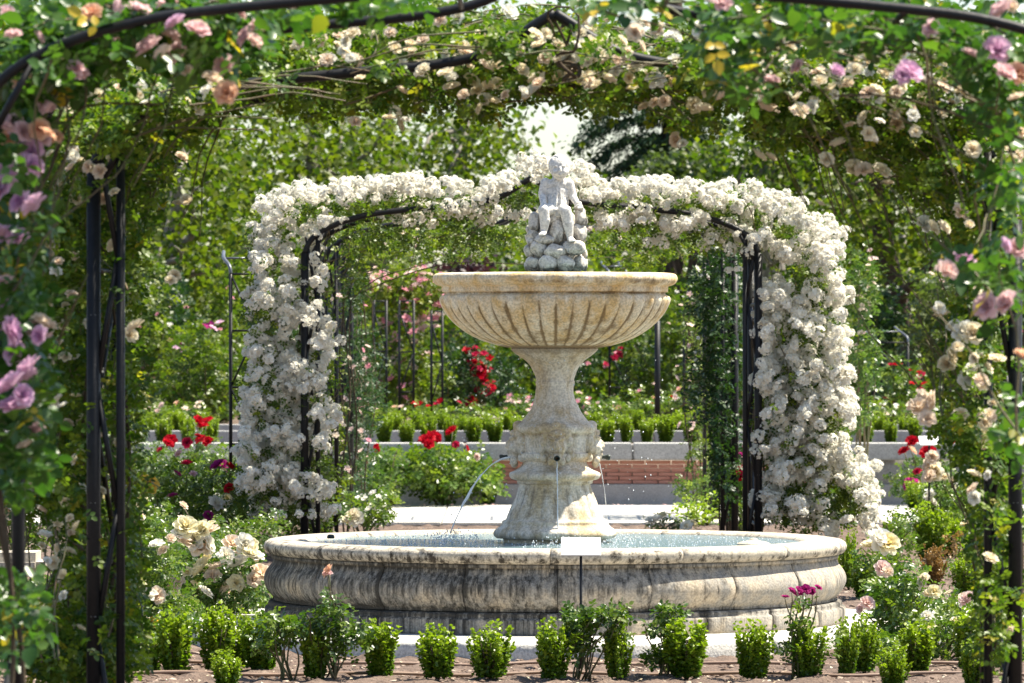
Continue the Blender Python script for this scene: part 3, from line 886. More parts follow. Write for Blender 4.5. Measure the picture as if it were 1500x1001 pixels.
# ------------------------------------------------------------------ statue
def statue():
    K = 29.0 / FPX
    base = np.array([FC[0], FC[1], ZZ(400) + .1])
    root = empty('statue', base, 'pale grey stone statue of a seated child in a tunic on a pile of rocks', 'statue')
    yb = ZZ(400) + .1
    def Q(cx, cy, d=0.0):      # crop pixel (4.55 px per photo px from 700,200) -> local
        px, py = 700 + cx / 4.55, 200 + cy / 4.55
        w = P(px, py, 29.0)
        return (w[0] - base[0], d, w[2] - base[2])
    u = K / 4.55
    E = []
    # head, slightly bowed to the viewer's right
    hx = Q(541, 205, -.035)
    def H(dx, dy, dz): return (hx[0] + dx * u, hx[1] + dy * u, hx[2] + dz * u)
    E += [(H(0, 8, 8), (72 * u, 74 * u, 72 * u)), (H(4, -10, -26), (62 * u, 60 * u, 58 * u)), (H(5, -25, -64), (32 * u, 26 * u, 22 * u)),
          (H(6, -70, -18), (9 * u, 12 * u, 16 * u)), (H(6, -74, -28), (11 * u, 10 * u, 8 * u)), (H(-20, -54, -36), (22 * u, 18 * u, 19 * u)), (H(31, -54, -36), (22 * u, 18 * u, 19 * u)),
          (H(6, -66, -48), (13 * u, 8 * u, 5 * u)), (H(6, -64, -57), (11 * u, 8 * u, 5 * u)), (H(-18, -60, 2), (14 * u, 9 * u, 5 * u), (0, .25, 0)), (H(29, -60, 2), (14 * u, 9 * u, 5 * u), (0, -.25, 0)), (H(-56, 2, -18), (9 * u, 12 * u, 16 * u)), (H(62, 2, -18), (9 * u, 12 * u, 16 * u))]
    for i in range(120):          # curls
        a = RNG.uniform(-PI, PI); el = RNG.uniform(-.3, 1.5)
        r = 69 * u
        p = (hx[0] + r * math.cos(el) * math.sin(a), hx[1] + 8 * u - r * math.cos(el) * math.cos(a) * 1.02, hx[2] + 8 * u + r * math.sin(el) * 1.02)
        if el < .25 + .65 * max(0, math.cos(a)) + RNG.uniform(-.12, .12) * (math.cos(a) > 0): continue
        E.append((p, (9.5 * u, 9.5 * u, 9 * u)))
    # neck and trunk
    E += limb(Q(538, 262, -.005), Q(535, 296, .0), 34 * u, 44 * u, 4)
    E += [(Q(528, 325, .0), (88 * u, 52 * u, 46 * u)), (Q(466, 322, .0), (36 * u, 38 * u, 36 * u)), (Q(594, 324, .0), (36 * u, 38 * u, 36 * u)), (Q(528, 375, .0), (84 * u, 58 * u, 70 * u)), (Q(530, 440, -.005), (78 * u, 62 * u, 60 * u)),
          (Q(535, 490, .0), (78 * u, 62 * u, 44 * u)), (Q(533, 300, -.005), (58 * u, 42 * u, 18 * u))]
    # tunic hem over the lap
    E += [(Q(500, 492, -.045), (44 * u, 44 * u, 28 * u)), (Q(570, 498, -.045), (46 * u, 44 * u, 30 * u)), (Q(536, 520, -.05), (34 * u, 30 * u, 26 * u)), (Q(540, 474, -.035), (70 * u, 30 * u, 18 * u))]
    # folds
    for i in range(7):
        x = 474 + i * 18
        dd = -.055 + .018 * abs(i - 3) / 3
        E += limb(Q(x * .9 + 53, 335, dd + .012), Q(x + RNG.uniform(-9, 9), 462, dd - .008), 5 * u, 7 * u, 16)
    # legs: thighs, shins, feet
    E += limb(Q(500, 488, -.02), Q(437, 492, -.105), 42 * u, 38 * u) + limb(Q(437, 495, -.108), Q(446, 560, -.100), 37 * u, 34 * u) + limb(Q(446, 560, -.100), Q(440, 632, -.092), 36 * u, 23 * u)
    E += [(Q(434, 648, -.112), (24 * u, 40 * u, 15 * u), (0, 0, -.2)), (Q(426, 655, -.132), (26 * u, 22 * u, 11 * u))]
    E += limb(Q(560, 488, -.02), Q(584, 500, -.105), 43 * u, 39 * u) + limb(Q(584, 502, -.108), Q(600, 580, -.100), 39 * u, 36 * u) + limb(Q(600, 580, -.100), Q(612, 668, -.092), 38 * u, 24 * u)
    E += [(Q(618, 688, -.112), (24 * u, 40 * u, 15 * u), (0, 0, .2)), (Q(624, 695, -.132), (26 * u, 22 * u, 11 * u))]
    for k in range(5):
        E += [(Q(408 + k * 9, 658 + abs(k - 1), -.146), (5 * u, 9 * u, 6 * u)), (Q(608 + k * 9, 699 + abs(k - 3), -.146), (5 * u, 9 * u, 6 * u))]
    # arms
    E += limb(Q(452, 312, .0), Q(434, 385, -.005), 36 * u, 33 * u) + limb(Q(434, 400, -.01), Q(436, 460, -.075), 29 * u, 20 * u)
    E += [(Q(444, 474, -.092), (19 * u, 24 * u, 12 * u))]
    E += limb(Q(606, 318, .0), Q(628, 392, .0), 36 * u, 33 * u) + limb(Q(632, 400, -.005), Q(662, 452, -.05), 28 * u, 20 * u)
    E += [(Q(672, 462, -.062), (20 * u, 24 * u, 13 * u))]
    for k in range(4):
        E += limb(Q(430 + k * 9, 478, -.105), Q(430 + k * 9, 494 - abs(k - 1) * 2, -.118), 4.6 * u, 3.8 * u, 5)
        E += limb(Q(662 + k * 9, 464, -.075), Q(664 + k * 10, 484 - abs(k - 1) * 2, -.088), 4.6 * u, 3.8 * u, 5)
    E += limb(Q(462, 472, -.09), Q(470, 482, -.108), 5 * u, 4 * u, 4) + limb(Q(652, 462, -.06), Q(646, 474, -.078), 5 * u, 4 * u, 4)
    me = eval_blobs('body', E, M['statue'], .0034, 2)
    o = obj('body', me, root)
    print('statue verts', len(me.vertices))
    # rocks
    def rock(cx, cy, rx, rz, d, ry=None, seed=0):
        rg = np.random.default_rng(seed)
        bm = bmesh.new(); bmesh.ops.create_icosphere(bm, subdivisions=4, radius=1)
        planes = []
        for _ in range(9):
            n_ = rg.normal(size=3); n_ /= np.linalg.norm(n_); planes.append((n_, rg.uniform(.72, .9)))
        k = rg.normal(size=(7, 3)); ph = rg.uniform(0, 6, 7)
        ry = ry or (rx + rz) / 2
        for v in bm.verts:
            c = np.array(v.co)
            for n_, d_ in planes:
                q_ = float(n_ @ c) - d_
                if q_ > 0: c = c - n_ * q_ * .92
            c = c * 1.12
            s = 1 + .07 * sum(math.sin(2.1 * float(k[i] @ c) + ph[i]) for i in range(7)) / 2 + .02 * math.sin(9 * c[0] + ph[0]) * math.sin(8 * c[2] + ph[1])
            v.co = (c[0] * s * rx * u, c[1] * s * ry * u, c[2] * s * rz * u)
        m2 = bpy.data.meshes.new('rock'); bm.to_mesh(m2); bm.free()
        m2.materials.append(M['rock']); m2.polygons.foreach_set('use_smooth', np.ones(len(m2.polygons), dtype=bool))
        a = m2.attributes.new('rnd', 'FLOAT', 'POINT'); a.data.foreach_set('value', [float(.35 * max(0, -v.co.z) / (rz * u)) for v in m2.vertices])  # darker towards the underside of each rock
        obj('rock', m2, root, Q(cx, cy, d))
    R = [(362, 842, 48, 42, -.06), (466, 846, 56, 54, -.10), (582, 846, 58, 50, -.105), (680, 842, 42, 50, -.06), (335, 858, 30, 32, .02), (705, 850, 30, 46, .03),
         (508, 768, 68, 46, -.095), (640, 748, 72, 54, -.09), (405, 752, 56, 54, -.075), (342, 768, 32, 44, -.03), (712, 790, 18, 40, .0),
         (528, 640, 52, 70, -.06), (672, 650, 50, 66, -.045), (366, 668, 42, 48, -.045), (450, 690, 62, 36, -.085), (378, 575, 38, 66, -.03), (686, 545, 40, 70, -.035), (676, 478, 30, 36, -.05), (352, 700, 26, 34, -.06), (530, 560, 70, 50, -.02), (340, 620, 20, 26, .01)]
    for i, (cx, cy, rx, rz, d) in enumerate(R): rock(cx, cy, rx, rz, d, seed=i)
    for i, (cx, cy, rx, rz, d) in enumerate([(400, 840, 80, 60, .09), (520, 840, 80, 60, .13), (640, 840, 80, 60, .09), (430, 730, 80, 80, .07), (600, 730, 90, 80, .08), (470, 620, 80, 80, .05), (610, 600, 80, 90, .05), (530, 720, 120, 130, .01), (530, 600, 100, 90, .02), (530, 540, 80, 60, .02)]):
        rock(cx, cy, rx, rz, d, ry=60, seed=100 + i)
statue()

def small_stuff():
    # information plate on a stem in front of the basin
    D = 26.3
    b = P(851, 900, D); b[2] = 0
    r = empty('sign', b, 'small blank white plaque on a thin dark post in front of the fountain basin', 'sign')
    zt = P(851, 801, D)[2]
    V, F = tube([(0, 0, 0), (0, 0, zt - .03)], .0065, 8); obj('post', mesh_np('post', V, F, M['metal'], True), r)
    w = 29 * D / FPX
    pl = bevel_box_mesh('plate', -w, w, -.062, .062, -.004, .004, .002, M['plate'])
    obj('plate', pl, r, (0, 0, zt), (math.radians(43), 0, .0))
    br = bevel_box_mesh('bracket', -w * .96, w * .96, -.055, .055, -.012, -.005, .002, M['metal'])
    obj('bracket', br, r, (0, 0, zt), (math.radians(43), 0, .0))
    # far plate at the right
    D = 43.0
    b = P(1361, 700, D); b[2] = 0
    r = empty('sign', b, 'small white plaque on a post among red roses at the right', 'sign')
    zt = P(1361, 646, D)[2]
    V, F = tube([(0, 0, 0), (0, 0, zt - .02)], .008, 8); obj('post', mesh_np('post', V, F, M['metal'], True), r)
    obj('plate', bevel_box_mesh('plate', -.08, .08, -.055, .055, -.004, .004, .002, M['plate']), r, (0, 0, zt), (math.radians(40), 0, .1))
    # float / stone on the rim
    V, F = lathe(smooth_profile([(.085, 0), (.088, .006), (.07, .016), (.03, .024), (.018, .034), (0, .038)], 4), 28)
    w = P(1104, 797, 28.4)
    o = obj('stone_cap', mesh_np('stone_cap', V, F, M['basin_rim'], True), None, (w[0], w[1], .522)); set_props(o, 'small pale domed stone disc in the pool by the right rim', 'stone')
    V, F = lathe(smooth_profile([(0, 0), (.018, 0), (.02, .012), (.012, .02), (0, .02)], 3), 16)
    w = P(479, 793, 29.0)
    o = obj('drain_cap', mesh_np('drain_cap', V, F, M['bronze'], True), None, (w[0] + .02, w[1], .535)); set_props(o, 'tiny dark cap on the left of the basin rim', 'cap')
    # stone bench at the far left
    b = P(0, 850, 29.4); b[2] = 0; b[0] = -3.3
    r = empty('bench', b, 'pale stone bench with a thick rounded seat at the left edge', 'bench')
    obj('seat', bevel_box_mesh('seat', -.85, .80, -.22, .22, .32, .45, .05, M['basin_rim']), r)
    for s in (-.55, .5):
        obj('leg', bevel_box_mesh('leg', -.07, .07, -.16, .16, 0, .319, .015, M['basin_rim']), r, (s, 0, 0))
    # drip hoses along the front bed
    for y, lb in ((26.35, 'thin brown drip hose on the soil behind the front box row'), (25.55, 'thin brown drip hose on the soil in front of the box row')):
        xs = np.linspace(-2.6, 2.6, 60)
        pts = np.stack([xs, y + .03 * np.sin(3 * xs) + .015 * np.sin(11 * xs), .028 + .006 * np.sin(7 * xs)], 1)
        V, F = tube(pts, .0085, 7)
        set_props(obj('drip_hose', mesh_np('drip_hose', V, F, M['hose'], True)), lb, 'hose')
small_stuff()

# ------------------------------------------------------------------ iron garden arches
HALF = [(0, 2.742), (.06, 2.705), (.125, 2.660), (.21, 2.612), (.30, 2.582), (.45, 2.556), (.62, 2.540), (.78, 2.525), (.95, 2.508), (1.12, 2.487), (1.27, 2.452), (1.40, 2.408), (1.51, 2.352), (1.585, 2.285), (1.62, 2.20)]
HALF = [(x, z) for x, z in HALF]
def arch(D, xc, label, depth=1.17, rad=.0185):
    if D > 30: rad = .021
    if D < 16: rad = .015
    root = empty('garden_arch', (xc, D, 0), label, 'arch', 'iron arches of the rose walk')
    right = smooth_profile([(x, z) for x, z in HALF], 3)
    for y in (0, depth):
        for s in (-1, 1):
            pts = np.array([(s * x, y, z) for x, z in right])
            V, F = tube(pts, rad, 8); obj('hoop', mesh_np('hoop', V, F, M['metal'], True), root)
            V, F = tube([(s * 1.62, y, 0), (s * 1.62, y, 2.205)], rad * 1.35, 8); obj('post', mesh_np('post', V, F, M['metal'], True), root)
            V, F = tube([(s * 1.585, y, 2.16), (s * 1.47, y, 2.37)], rad * .7, 6); obj('brace', mesh_np('brace', V, F, M['metal'], True), root)
    for s in ((-1, 1) if D > 16 else ()):
        V, F = tube([(s * 1.525, 0, 0), (s * 1.525, 0, 2.33)], rad * .85, 8); obj('post', mesh_np('post', V, F, M['metal'], True), root)
        for k in range(5):
            z0 = .12 + k * .44
            e = (1.61, 1.535) if k % 2 else (1.535, 1.61)
            V, F = tube([(s * e[0], .0, z0), (s * e[1], .0, z0 + .44)], rad * .55, 6); obj('brace', mesh_np('brace', V, F, M['metal'], True), root)
    for s in (-1, 1):
        zs = [.25, .78, 1.31, 1.84]
        for i, z in enumerate(zs):
            V, F = tube([(s * 1.62, 0.01, z), (s * 1.62, depth - .01, z)], rad * .6, 6); obj('rung', mesh_np('rung', V, F, M['metal'], True), root)
            if i < 3:
                a, b = (0.01, depth - .01) if i % 2 == 0 else (depth - .01, 0.01)
                V, F = tube([(s * 1.618, a, z), (s * 1.618, b, z + .53)], rad * .6, 6); obj('brace', mesh_np('brace', V, F, M['metal'], True), root)
        for (x, z) in (HALF[4], HALF[8], HALF[11], HALF[14]):
            V, F = tube([(s * x, 0.01, z), (s * x, depth - .01, z)], rad * .6, 6); obj('purlin', mesh_np('purlin', V, F, M['metal'], True), root)
        for z in (1.68, 1.02, .62):
            V, F = lathe([(rad * 1.15, -.004), (rad * 1.3, 0), (rad * 1.15, .004)], 10)
            obj('wire_tie', mesh_np('wire_tie', V, F, M['tie'], True), root, (s * 1.62, 0, z))
    V, F = tube([(0, 0.01, 2.735), (0, depth - .01, 2.735)], rad * .7, 6); obj('purlin', mesh_np('purlin', V, F, M['metal'], True), root)
    return root
AX = .149
arch(15.1, AX, 'nearest black iron arch whose hoops cross the top of the picture')
arch(19.2, AX, 'black iron arch framing the view in front of the fountain')
arch(39.0, AX - .01, 'black iron arch smothered in white roses just behind the fountain')
arch(43.1, AX - .01, 'second black iron arch behind the fountain, inside the white one')
arch(47.2, AX - .01, 'farthest black iron arch behind the fountain')

def trellis(name, x0, x1, ytop, ybase, D, label, bent=0.0, pale=True):
    mt = M['metal_sunlit'] if pale else M['metal']
    w = (x1 - x0) * D / FPX
    b = P((x0 + x1) / 2, ybase, D); b[2] = max(0, b[2]) if ybase < 700 else 0
    zt = P(x0, ytop, D)[2] - b[2]
    root = empty(name, b, label, 'trellis')
    for s in (-1, 1):
        V, F = tube([(s * w / 2, 0, 0), (s * w / 2, 0, zt - (.12 if pale else 0))], .014, 7); obj('post', mesh_np('post', V, F, M['metal'], True), root)
        if not pale: continue
        pts = smooth_profile([(s * w / 2, 0, zt - .12), (s * w / 2 - .01, .02, zt - .06), (s * w / 2 - .06 - bent * .3, .16, zt), (s * w / 2 - .07 - bent, .35, zt + .05)], 4)
        V, F = tube(pts, .014, 7); obj('hoop', mesh_np('hoop', V, F, mt, True), root)
    z = zt - .12; i = 0
    while z > .2:
        V, F = tube([(-w / 2, 0, z), (w / 2, 0, z)], .008, 6); obj('rung', mesh_np('rung', V, F, M['metal'], True), root)
        if z > .7:
            a = -1 if i % 2 else 1
            V, F = tube([(-a * w / 2, 0, z), (a * w / 2, 0, z - .42)], .008, 6); obj('brace', mesh_np('brace', V, F, M['metal'], True), root)
        z -= .42; i += 1
    V, F = tube([(-w / 2 - .06, .16, zt), (w / 2 - .06, .16, zt)] if pale else [(-w / 2, 0, zt - .01), (w / 2, 0, zt - .01)], .008, 6); obj('rung', mesh_np('rung', V, F, mt, True), root)
    return root
trellis('trellis', 338, 376, 378, 800, 40.5, 'narrow black iron trellis left of the white rose arch')
trellis('trellis', 1279, 1330, 486, 640, 60.0, 'black iron trellis with sunlit-coloured bent top tubes at the right, behind the wall', .05)
trellis('trellis', 893, 918, 390, 640, 62.0, 'far black iron trellis right of the statue', .02, pale=True)
trellis('trellis', 1002, 1016, 455, 640, 57.0, 'thin iron trellis seen right of the fountain bowl', .0, pale=False)
trellis('trellis', 585, 606, 440, 640, 57.0, 'thin iron trellis among pink roses left of the bowl', .0, pale=False)
trellis('trellis', 548, 566, 440, 640, 57.5, 'thin iron trellis left of the pink roses', .0, pale=False)
trellis('trellis', 632, 648, 455, 640, 57.0, 'thin iron trellis under the left edge of the bowl', .0, pale=False)
V, F = tube([P(963, 640, 56), P(963, 470, 56)], .03, 8)
_o = obj('post', mesh_np('post', V - P(963, 640, 56), F, M['metal'], True), None, P(963, 640, 56)); set_props(_o, 'single black iron post standing right of the pedestal behind the wall', 'post')

# ------------------------------------------------------------------ climbing plants
def canes(root, base, foots, tops, rad, name='cane', mat='cane_old', wob=.06, per=1):
    for f in foots:
        G = Geo()
        for k in range(per):
            t = random.choice(tops)
            f0 = np.asarray(f) - base; t0 = np.asarray(t) - base
            w0 = np.array([f0[0] + random.uniform(-.05, .05), f0[1] + random.uniform(-.2, .2), 1.9 if base[2] < 1 else .1])
            p = np.vstack([cane_path(f0, w0, 0, wob, 12), cane_path(w0, w0 + (t0 - w0) * .6, .12, wob, 9)[1:]])
            V, F = tube(p, np.linspace(rad, rad * .4, 20), 6)
            G.add(V, F)
        obj(name, G.mesh(name, M[mat], True), root)

def climber(label, foot, blobs, D0, D1, leaf, per, mat, blossoms=(), auto=None, twigs=40, group=None, cat='climbing rose', spr=True, colshift=0.0, tops=None, single=0, name='climbing_rose'):
    """blossoms: (px, py, size_m, colour, kind[, D]); auto: (blobs, per, colour list, size, kind, frontness)"""
    base = np.array([foot[0], foot[1], foot[2] if len(foot) > 2 else 0.0])
    per = per * DENS
    root = empty(name, base, label, cat, group)
    pts = blob_points(blobs, per, D0, D1)
    col = np.clip(RNG.beta(2.2, 2.5, len(pts)) + colshift, 0, .97)
    yel = RNG.uniform(0, 1, len(pts)) < .006; col[yel] = 1.0
    V, F, C = (sprigs if spr else leaves)(pts, leaf, col=col)
    o = obj('foliage', mesh_np('foliage', V - base, F, M[mat], False, C), root); set_props(o, kind='stuff')
    # twigs through the foliage
    G = Geo()
    sel = pts[RNG.integers(0, len(pts), twigs * 2)]
    for i in range(twigs):
        a, b = sel[2 * i], sel[2 * i + 1]
        dv = b - a; L = np.linalg.norm(dv)
        b = a + dv * min(1, .55 / (L + 1e-6))
        V, F = tube(cane_path(a, b, .03, .03, 7), np.linspace(.004, .002, 7), 4, cap=False); G.add(V, F)
    o = obj('twigs', G.mesh('twigs', M['cane'], True, base), root); set_props(o, kind='stuff')
    tp = pts[RNG.integers(0, len(pts), 8)] if tops is None else tops
    canes(root, base, [base + np.array([random.uniform(-.06, .06), random.uniform(-.1, .1), 0]) for _ in range(3)], list(tp), .008)
    cnt = 0
    for b in blossoms:
        D = b[5] if len(b) > 5 else D0 + (D1 - D0) * random.uniform(.0, .25)
        put_blossom(root, base, P(b[0], b[1], D), b[2], b[3], b[4]); cnt += 1
    if auto:
        for (ab, aper, cols, size, kind, f0, f1) in auto:
            q = blob_points(ab, aper, D0 + (D1 - D0) * f0, D0 + (D1 - D0) * f1)
            extra = Geo()
            idx = np.argsort(q[:, 1])
            for j, ii in enumerate(idx):
                c = random.choice(cols); s = size * random.uniform(.7, 1.2)
                if cnt < 299:
                    put_blossom(root, base, q[ii], s, c, kind); cnt += 1
                else:
                    pool = {'rose': ROSE, 'low': LOW, 'cluster': CLU}[kind][c]
                    me = random.choice(pool)
                    key = c
                    if not hasattr(extra, 'by'): extra.by = {}
                    extra.by.setdefault(key, []).append((me, q[ii], s))
            if hasattr(extra, 'by'):
                for key, lst in extra.by.items():
                    G = Geo()
                    for (me, p, s) in lst:
                        co = np.empty(len(me.vertices) * 3, dtype=np.float32); me.vertices.foreach_get('co', co); co = co.reshape(-1, 3)
                        at = np.empty(len(me.vertices), dtype=np.float32); me.attributes['rnd'].data.foreach_get('value', at)
                        li = np.empty(len(me.loops), dtype=np.int32); me.loops.foreach_get('vertex_index', li)
                        R = np.array(Euler((random.uniform(.2, 1.5), 0, random.uniform(-1.2, 1.2))).to_matrix())
                        G.add((co @ R.T) * s + p, li.reshape(-1, 4), at)
                    o = obj('blossoms', G.mesh('blossoms', PET[key], False, base), root); set_props(o, kind='stuff')
    if single:         # the largest leaves, each a part of its own
        q = pts[RNG.integers(0, len(pts), single)]
        for p in q:
            lf = random.choice(LEAFV)
            s = leaf * random.uniform(1.2, 1.7)
            p = p - base + RNG.normal(size=3) * .03
            obj('leaf', lf, root, p, (random.uniform(-1.0, .6), random.uniform(-.8, .8), random.uniform(0, 6.28)), (s, s, s))
    return root

DENS = 1.75
def leaf_variant(v):
    # serrated oval leaf with a folded midrib and arched blade
    t = np.linspace(0, 1, 8); w = .36 * np.sin(PI * t ** .8) ** .8; w[0] = .0; w[-1] = 0
    w = w * (1 + .07 * (-1) ** np.arange(8))
    mid = np.stack([0 * t, t, -.12 * t ** 2], 1); L_ = mid + np.stack([-w, 0 * t, w * .28], 1); R_ = mid + np.stack([w, 0 * t, w * .28], 1)
    V = np.concatenate([mid, L_, R_])
    F = [(i, i + 1, 9 + i, 8 + i) for i in range(7)] + [(i, 16 + i, 17 + i, i + 1) for i in range(7)]
    return mesh_np('leaf', V, np.array(F), M['leaf_big'], True, np.full(len(V), v))
LEAFV = [leaf_variant(v) for v in (.1, .3, .45, .6, .75, .86)]
# --- white ramblers on the arch behind the fountain (39.0 .. 40.2)
WL_leaf = [(395, 360, 38, 60), (395, 470, 38, 70), (390, 580, 40, 70), (385, 690, 42, 80), (450, 420, 28, 60, .6), (455, 560, 32, 80), (455, 690, 32, 80, .8), (440, 308, 40, 26), (520, 300, 70, 26), (620, 305, 80, 24), (710, 300, 70, 24), (560, 350, 70, 22, .7), (690, 345, 70, 20, .6), (520, 400, 20, 50, .5), (370, 740, 40, 45), (440, 755, 50, 35), (770, 280, 40, 25)]
WL_flow = [(400, 330, 34, 45, 1.2), (385, 385, 20, 45), (385, 440, 28, 32, 1.2), (425, 460, 24, 26), (380, 520, 26, 40, 1.1), (378, 585, 26, 45, 1.1), (375, 650, 30, 36, 1.2), (372, 700, 28, 38, 1.0), (420, 480, 20, 30, .4), (455, 350, 14, 36), (460, 400, 22, 26), (455, 455, 22, 28, 1.1), (470, 500, 26, 34, 1.2), (455, 560, 30, 36, 1.1), (475, 610, 24, 26), (455, 650, 26, 30), (440, 712, 52, 26, 1.4), (395, 745, 30, 25, .5), (460, 750, 36, 16, .6),
           (412, 306, 26, 20, 1.5), (450, 282, 34, 18, 1.8), (500, 280, 38, 17, 1.9), (550, 275, 38, 17, 1.9), (600, 272, 36, 18, 1.9), (650, 275, 40, 16, 1.9), (700, 288, 40, 16, 1.6), (740, 268, 34, 20, 1.7), (650, 305, 60, 16, 1.2), (720, 315, 50, 16, .9), (790, 250, 26, 18, 1.6), (590, 320, 60, 14, .5), (480, 320, 30, 16, .8), (780, 235, 20, 12, 1.0), (800, 320, 40, 18, .6), (360, 640, 14, 60, .6), (425, 420, 24, 60, .7), (420, 540, 26, 60, .75), (418, 640, 30, 60, .8), (400, 690, 40, 30, .8), (440, 590, 30, 60, .6)]
WR_leaf = [(900, 300, 70, 26), (990, 300, 70, 28), (1080, 300, 60, 34), (1150, 330, 60, 40), (1195, 400, 45, 60), (1180, 480, 60, 60), (1175, 570, 60, 70), (1170, 660, 65, 70), (1180, 740, 80, 40), (1240, 720, 45, 60), (960, 345, 80, 22, .6), (1060, 350, 50, 24, .6), (1130, 600, 30, 90, .8), (1215, 600, 30, 80)]
WR_flow = [(850, 258, 26, 20, 1.6), (880, 285, 34, 18, 1.7), (930, 282, 40, 18, 1.9), (985, 280, 40, 20, 2.0), (1040, 288, 40, 22, 2.0), (1095, 295, 38, 24, 2.0), (1145, 305, 38, 26, 2.0), (1186, 338, 28, 24, 1.8), (1210, 380, 24, 30, 1.8), (1200, 350, 40, 30, 1.2), (920, 320, 50, 20, 1.2), (1000, 325, 46, 18, 1.3), (1060, 345, 30, 26, 1.0), (1110, 350, 30, 30, 1.1), (1150, 375, 34, 22, 1.0),
           (1225, 430, 22, 36, 1.8), (1190, 430, 20, 22, 1.0), (1135, 440, 26, 36, 1.5), (1170, 460, 26, 20, 1.3), (1125, 490, 22, 30, 1.3), (1160, 520, 28, 20, 1.2), (1225, 500, 22, 36, 1.7), (1225, 560, 26, 40, 1.7), (1240, 600, 18, 30, 1.5), (1190, 545, 20, 22, .9), (1125, 560, 20, 34, 1.4), (1140, 600, 26, 24, 1.2), (1190, 600, 34, 22, 1.2), (1130, 650, 26, 34, 1.4), (1165, 640, 30, 22, 1.1), (1215, 660, 34, 28, 1.5), (1250, 690, 36, 30, 1.8), (1270, 725, 22, 26, 1.5), (1150, 690, 34, 26, 1.4), (1130, 740, 30, 26, 1.4), (1175, 745, 36, 26, 1.3), (1205, 700, 30, 20, 1.0), (1230, 770, 30, 18, .6), (1275, 760, 18, 24, .8), (960, 350, 40, 14, .4), (1080, 380, 16, 24, .5), (1180, 490, 30, 60, .7), (1175, 570, 30, 60, .7), (1195, 640, 34, 60, .7)]
climber('white rambling rose covering the left side of the arch behind the fountain', (-1.50, 39.4), WL_leaf, 38.7, 40.5, .030, 120, 'leaf_rambler',
        auto=[([(q[0], q[1], q[2], q[3], (q[4] if len(q) > 4 else 1) * (1.5 if q[1] > 340 else 1.05)) for q in WL_flow], 25, ['white'], .088, 'cluster', -.05, .55)], twigs=70)
climber('white rambling rose covering the right side of the arch behind the fountain', (1.80, 39.4), WR_leaf, 38.7, 40.5, .030, 120, 'leaf_rambler',
        auto=[([(q[0], q[1], q[2], q[3], (q[4] if len(q) > 4 else 1) * (1.45 if q[1] > 400 else 1.05)) for q in WR_flow], 24, ['white'], .094, 'cluster', -.05, .55)], twigs=70)
# inside arches
climber('yellow-green climbing rose roofing the second arch behind the fountain', (-1.36, 43.7), [(520, 350, 60, 26), (600, 345, 80, 24), (680, 350, 70, 24), (760, 350, 70, 24), (900, 350, 70, 22), (980, 360, 60, 24), (484, 420, 16, 60), (484, 520, 16, 60), (486, 620, 18, 60), (492, 720, 26, 50), (560, 370, 60, 14), (660, 372, 70, 12, .7), (940, 385, 50, 12, .6)], 42.6, 44.8, .034, 90, 'leaf_rambler',
        auto=[([(600, 350, 120, 30), (900, 350, 100, 26), (490, 500, 26, 160), (495, 640, 24, 70, 1.5)], 3.2, ['creampink', 'palepink'], .055, 'low', -.1, .5)], colshift=.12)
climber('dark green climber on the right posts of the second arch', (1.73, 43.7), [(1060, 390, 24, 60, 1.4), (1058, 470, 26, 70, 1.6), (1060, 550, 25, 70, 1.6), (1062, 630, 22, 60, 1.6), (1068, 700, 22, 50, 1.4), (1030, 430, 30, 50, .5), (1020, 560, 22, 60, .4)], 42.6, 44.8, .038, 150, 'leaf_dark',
        auto=[([(1030, 420, 26, 60), (1020, 520, 20, 60)], 5, ['palepink', 'white'], .05, 'low', -.1, .5)])
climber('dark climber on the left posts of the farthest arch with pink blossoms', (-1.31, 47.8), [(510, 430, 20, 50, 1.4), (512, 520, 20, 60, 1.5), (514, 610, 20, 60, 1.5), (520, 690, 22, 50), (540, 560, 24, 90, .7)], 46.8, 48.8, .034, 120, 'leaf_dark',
        auto=[([(520, 620, 30, 90), (535, 500, 20, 60)], 5, ['pink', 'palepink'], .06, 'low', -.1, .5)])
climber('green climber on the right side of the farthest arch', (1.60, 47.8), [(1025, 470, 24, 80), (1030, 560, 22, 90), (1030, 650, 24, 50, .7)], 46.8, 48.8, .034, 100, 'leaf_rambler',
        auto=[([(1010, 560, 26, 110)], 4, ['palepink'], .06, 'low', -.1, .5)])

